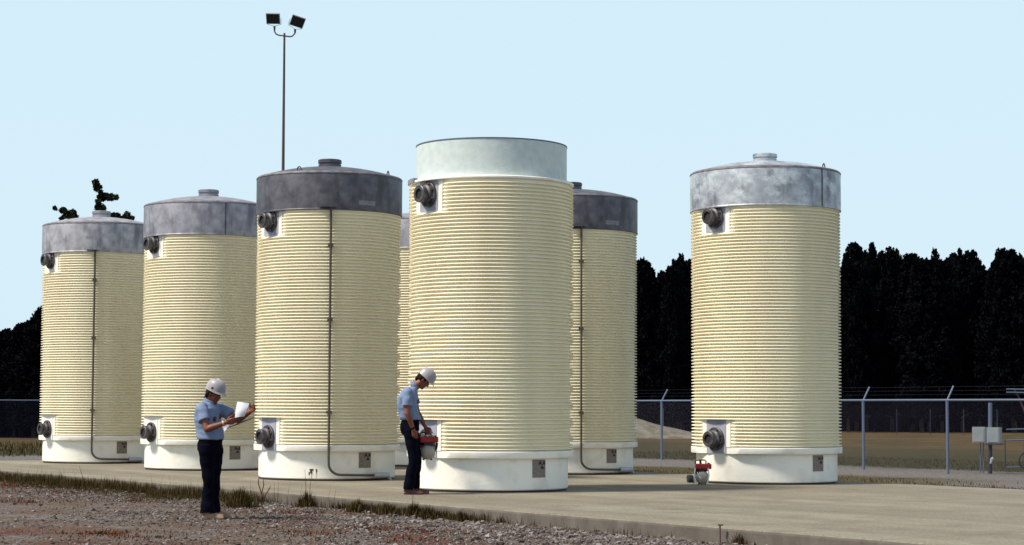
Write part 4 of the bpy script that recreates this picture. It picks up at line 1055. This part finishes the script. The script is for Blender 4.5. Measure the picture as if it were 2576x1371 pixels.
def RH(pitch, yaw=0, roll=0):
    return Matrix.Rotation(rad(yaw), 3, 'Z') @ Matrix.Rotation(rad(pitch), 3, 'Y') @ Matrix.Rotation(rad(roll), 3, 'X')
f1 = at(528, 1307, GZ)
YAW1 = rad(-25)
P1 = dict(hips=(0, 0, .93), chest=(-.045, 0, 1.26), neck=(-.02, 0, 1.445), head=(.035, 0, 1.555), headR=RH(20, -4),
    shR=(-.03, -.185, 1.385), elR=(.10, -.245, 1.115), wrR=(.31, -.15, 1.195), handR=((.9, .25, .22), (.1, -.75, -.5), (-.1, -.3, .95), .75),
    shL=(-.02, .185, 1.385), elL=(.25, .225, 1.225), wrL=(.455, .17, 1.325), handL=((.75, -.1, .62), (.4, .85, -.2), (-.4, .1, .8), .9),
    hiR=(0, -.09, .86), knR=(.025, -.075, .47), anR=(.015, -.075, .09), hiL=(.0, .09, .86), knL=(.0, .085, .47), anL=(-.01, .09, .09),
    sleeveR=.62, sleeveL=.62, footR=rad(20), footL=rad(34), hem=.096,
    hair=[(-.078, 0, -.005, .045), (-.085, 0, -.045, .042), (-.078, .02, -.078, .036), (-.078, -.02, -.078, .036), (-.03, -.074, -.005, .026), (-.03, .074, -.005, .026), (-.055, -.06, -.03, .028), (-.055, .06, -.03, .028)],
    shirt=[(-.005, 0, .985, .155, .172, 0), (-.01, 0, 1.02, .160, .178, 0), (-.025, 0, 1.10, .155, .175, 0), (-.045, 0, 1.20, .150, .182, 0), (-.055, 0, 1.30, .145, .190, 0), (-.045, 0, 1.37, .125, .185, 0), (-.035, 0, 1.42, .09, .13, 0), (-.02, 0, 1.45, .065, .075, 0)],
    waist=[(-.01, 0, .80, .11, .15, 0), (-.015, 0, .86, .135, .165, 0), (-.012, 0, .93, .140, .168, 0), (0, 0, 1.0, .130, .160, 0)],
    badges=[(.103, -.075, 1.24), (.100, .05, 1.275)])
m1 = person((f1.x, f1.y, gheight(f1.x, f1.y)+.006), YAW1, 'person in hard hat, blue shirt and navy trousers standing on gravel reading papers', P1, 'tanshoe')
RM1 = Matrix.Rotation(YAW1, 3, 'Z')
watch(P1['elR'], P1['wrR'], .90, .036, M['strap'], m1)
# clipboard and sheets (world offsets from the feet)
cb = empty('clipboard', tuple(Vector((f1.x, f1.y, GZ)) + RM1 @ Vector((.435, -.085, 1.228))), 'dark clipboard with white sheets held by the worker standing on gravel', 'clipboard', None, YAW1)
Rc = Matrix.Rotation(rad(-20), 3, 'Y') @ Matrix.Rotation(rad(10), 3, 'X')
MB().box((.055, .02, -.012), (.25, .22, .010), Rc).build('board', M['board'], cb)
def sheet(P4, name, nseg=8, bow=.02):
    a, b, c, d = [Vector(p) for p in P4]; vs = []; n = nseg
    for th in (0, .0012):
        for j in range(n+1):
            for i in range(n+1):
                u, v = i/n, j/n; p = a.lerp(b, u).lerp(d.lerp(c, u), v); nn = (b-a).cross(d-a).normalized(); vs.append(p + nn*(bow*math.sin(PI*u) + bow*.5*math.sin(v*4) + th))
    k = (n+1)*(n+1); fs = []
    for j in range(n):
        for i in range(n):
            q = j*(n+1)+i; fs += [(q, q+n+1, q+n+2, q+1), (k+q, k+q+1, k+q+n+2, k+q+n+1)]
    return MB().add(vs, fs).build(name, M['paper'], cb, 60)
sheet([(-.01, -.03, .045), (.11, .0, .062), (.165, .02, .225), (.0, .0, .245)], 'paper_sheet')
sheet([(-.20, -.02, -.05), (-.05, -.04, -.01), (-.08, -.03, -.06), (-.17, -.02, -.13)], 'paper_sheet', bow=.008)

f2 = at(1036, 1243, 0)
P2 = dict(hips=(-.02, 0, .985), chest=(-.06, 0, 1.34), neck=(.03, 0, 1.535), head=(.155, 0, 1.625), headR=RH(42, 0),
    shR=(-.065, -.18, 1.455), elR=(-.06, -.245, 1.145), wrR=(.025, -.21, .925), handR=((.25, .1, -.95), (-.1, -1, 0), (.95, 0, .25), .7),
    shL=(-.03, .185, 1.455), elL=(.06, .24, 1.165), wrL=(.175, .19, .960), handL=((.45, -.1, -.8), (.3, .9, .1), (.8, -.1, .4), 1.15),
    hiR=(-.02, -.09, .91), knR=(.03, -.10, .50), anR=(-.045, -.10, .09), hiL=(-.02, .09, .91), knL=(.06, .11, .50), anL=(.03, .12, .09),
    sleeveR=.66, sleeveL=.62, footR=rad(-3), footL=rad(6), hem=.078,
    hair=[(-.078, 0, .0, .042), (-.082, 0, -.035, .036), (-.045, -.066, -.005, .026), (-.045, .066, -.005, .026)],
    shirt=[(-.025, 0, 1.055, .150, .165, 0), (-.035, 0, 1.09, .158, .172, 0), (-.055, 0, 1.18, .155, .172, 0), (-.07, 0, 1.28, .152, .180, 0), (-.065, 0, 1.37, .148, .188, 0), (-.05, 0, 1.44, .13, .182, 0), (-.02, 0, 1.50, .095, .13, 0), (.02, 0, 1.54, .068, .075, 0)],
    waist=[(-.03, 0, .85, .11, .145, 0), (-.035, 0, .91, .135, .160, 0), (-.035, 0, .99, .138, .164, 0), (-.025, 0, 1.07, .128, .156, 0)],
    badges=[(.085, -.05, 1.32), (.088, -.04, 1.22)], badge=False)
m2 = person((f2.x, f2.y, .003), 0, 'person in hard hat and blue shirt, head bowed, standing on the slab holding a pump', P2, 'brshoe')
watch(P2['elR'], P2['wrR'], .93, .034, M['belt'], m2)
hL = Vector((f2.x, f2.y, 0)) + Vector((.225, .18, .875))
pump((hL.x + .0, hL.y, .875-.395), rad(0), 'red-tanked portable pump hanging from the hand of the bowed worker', False, False, 1.0)
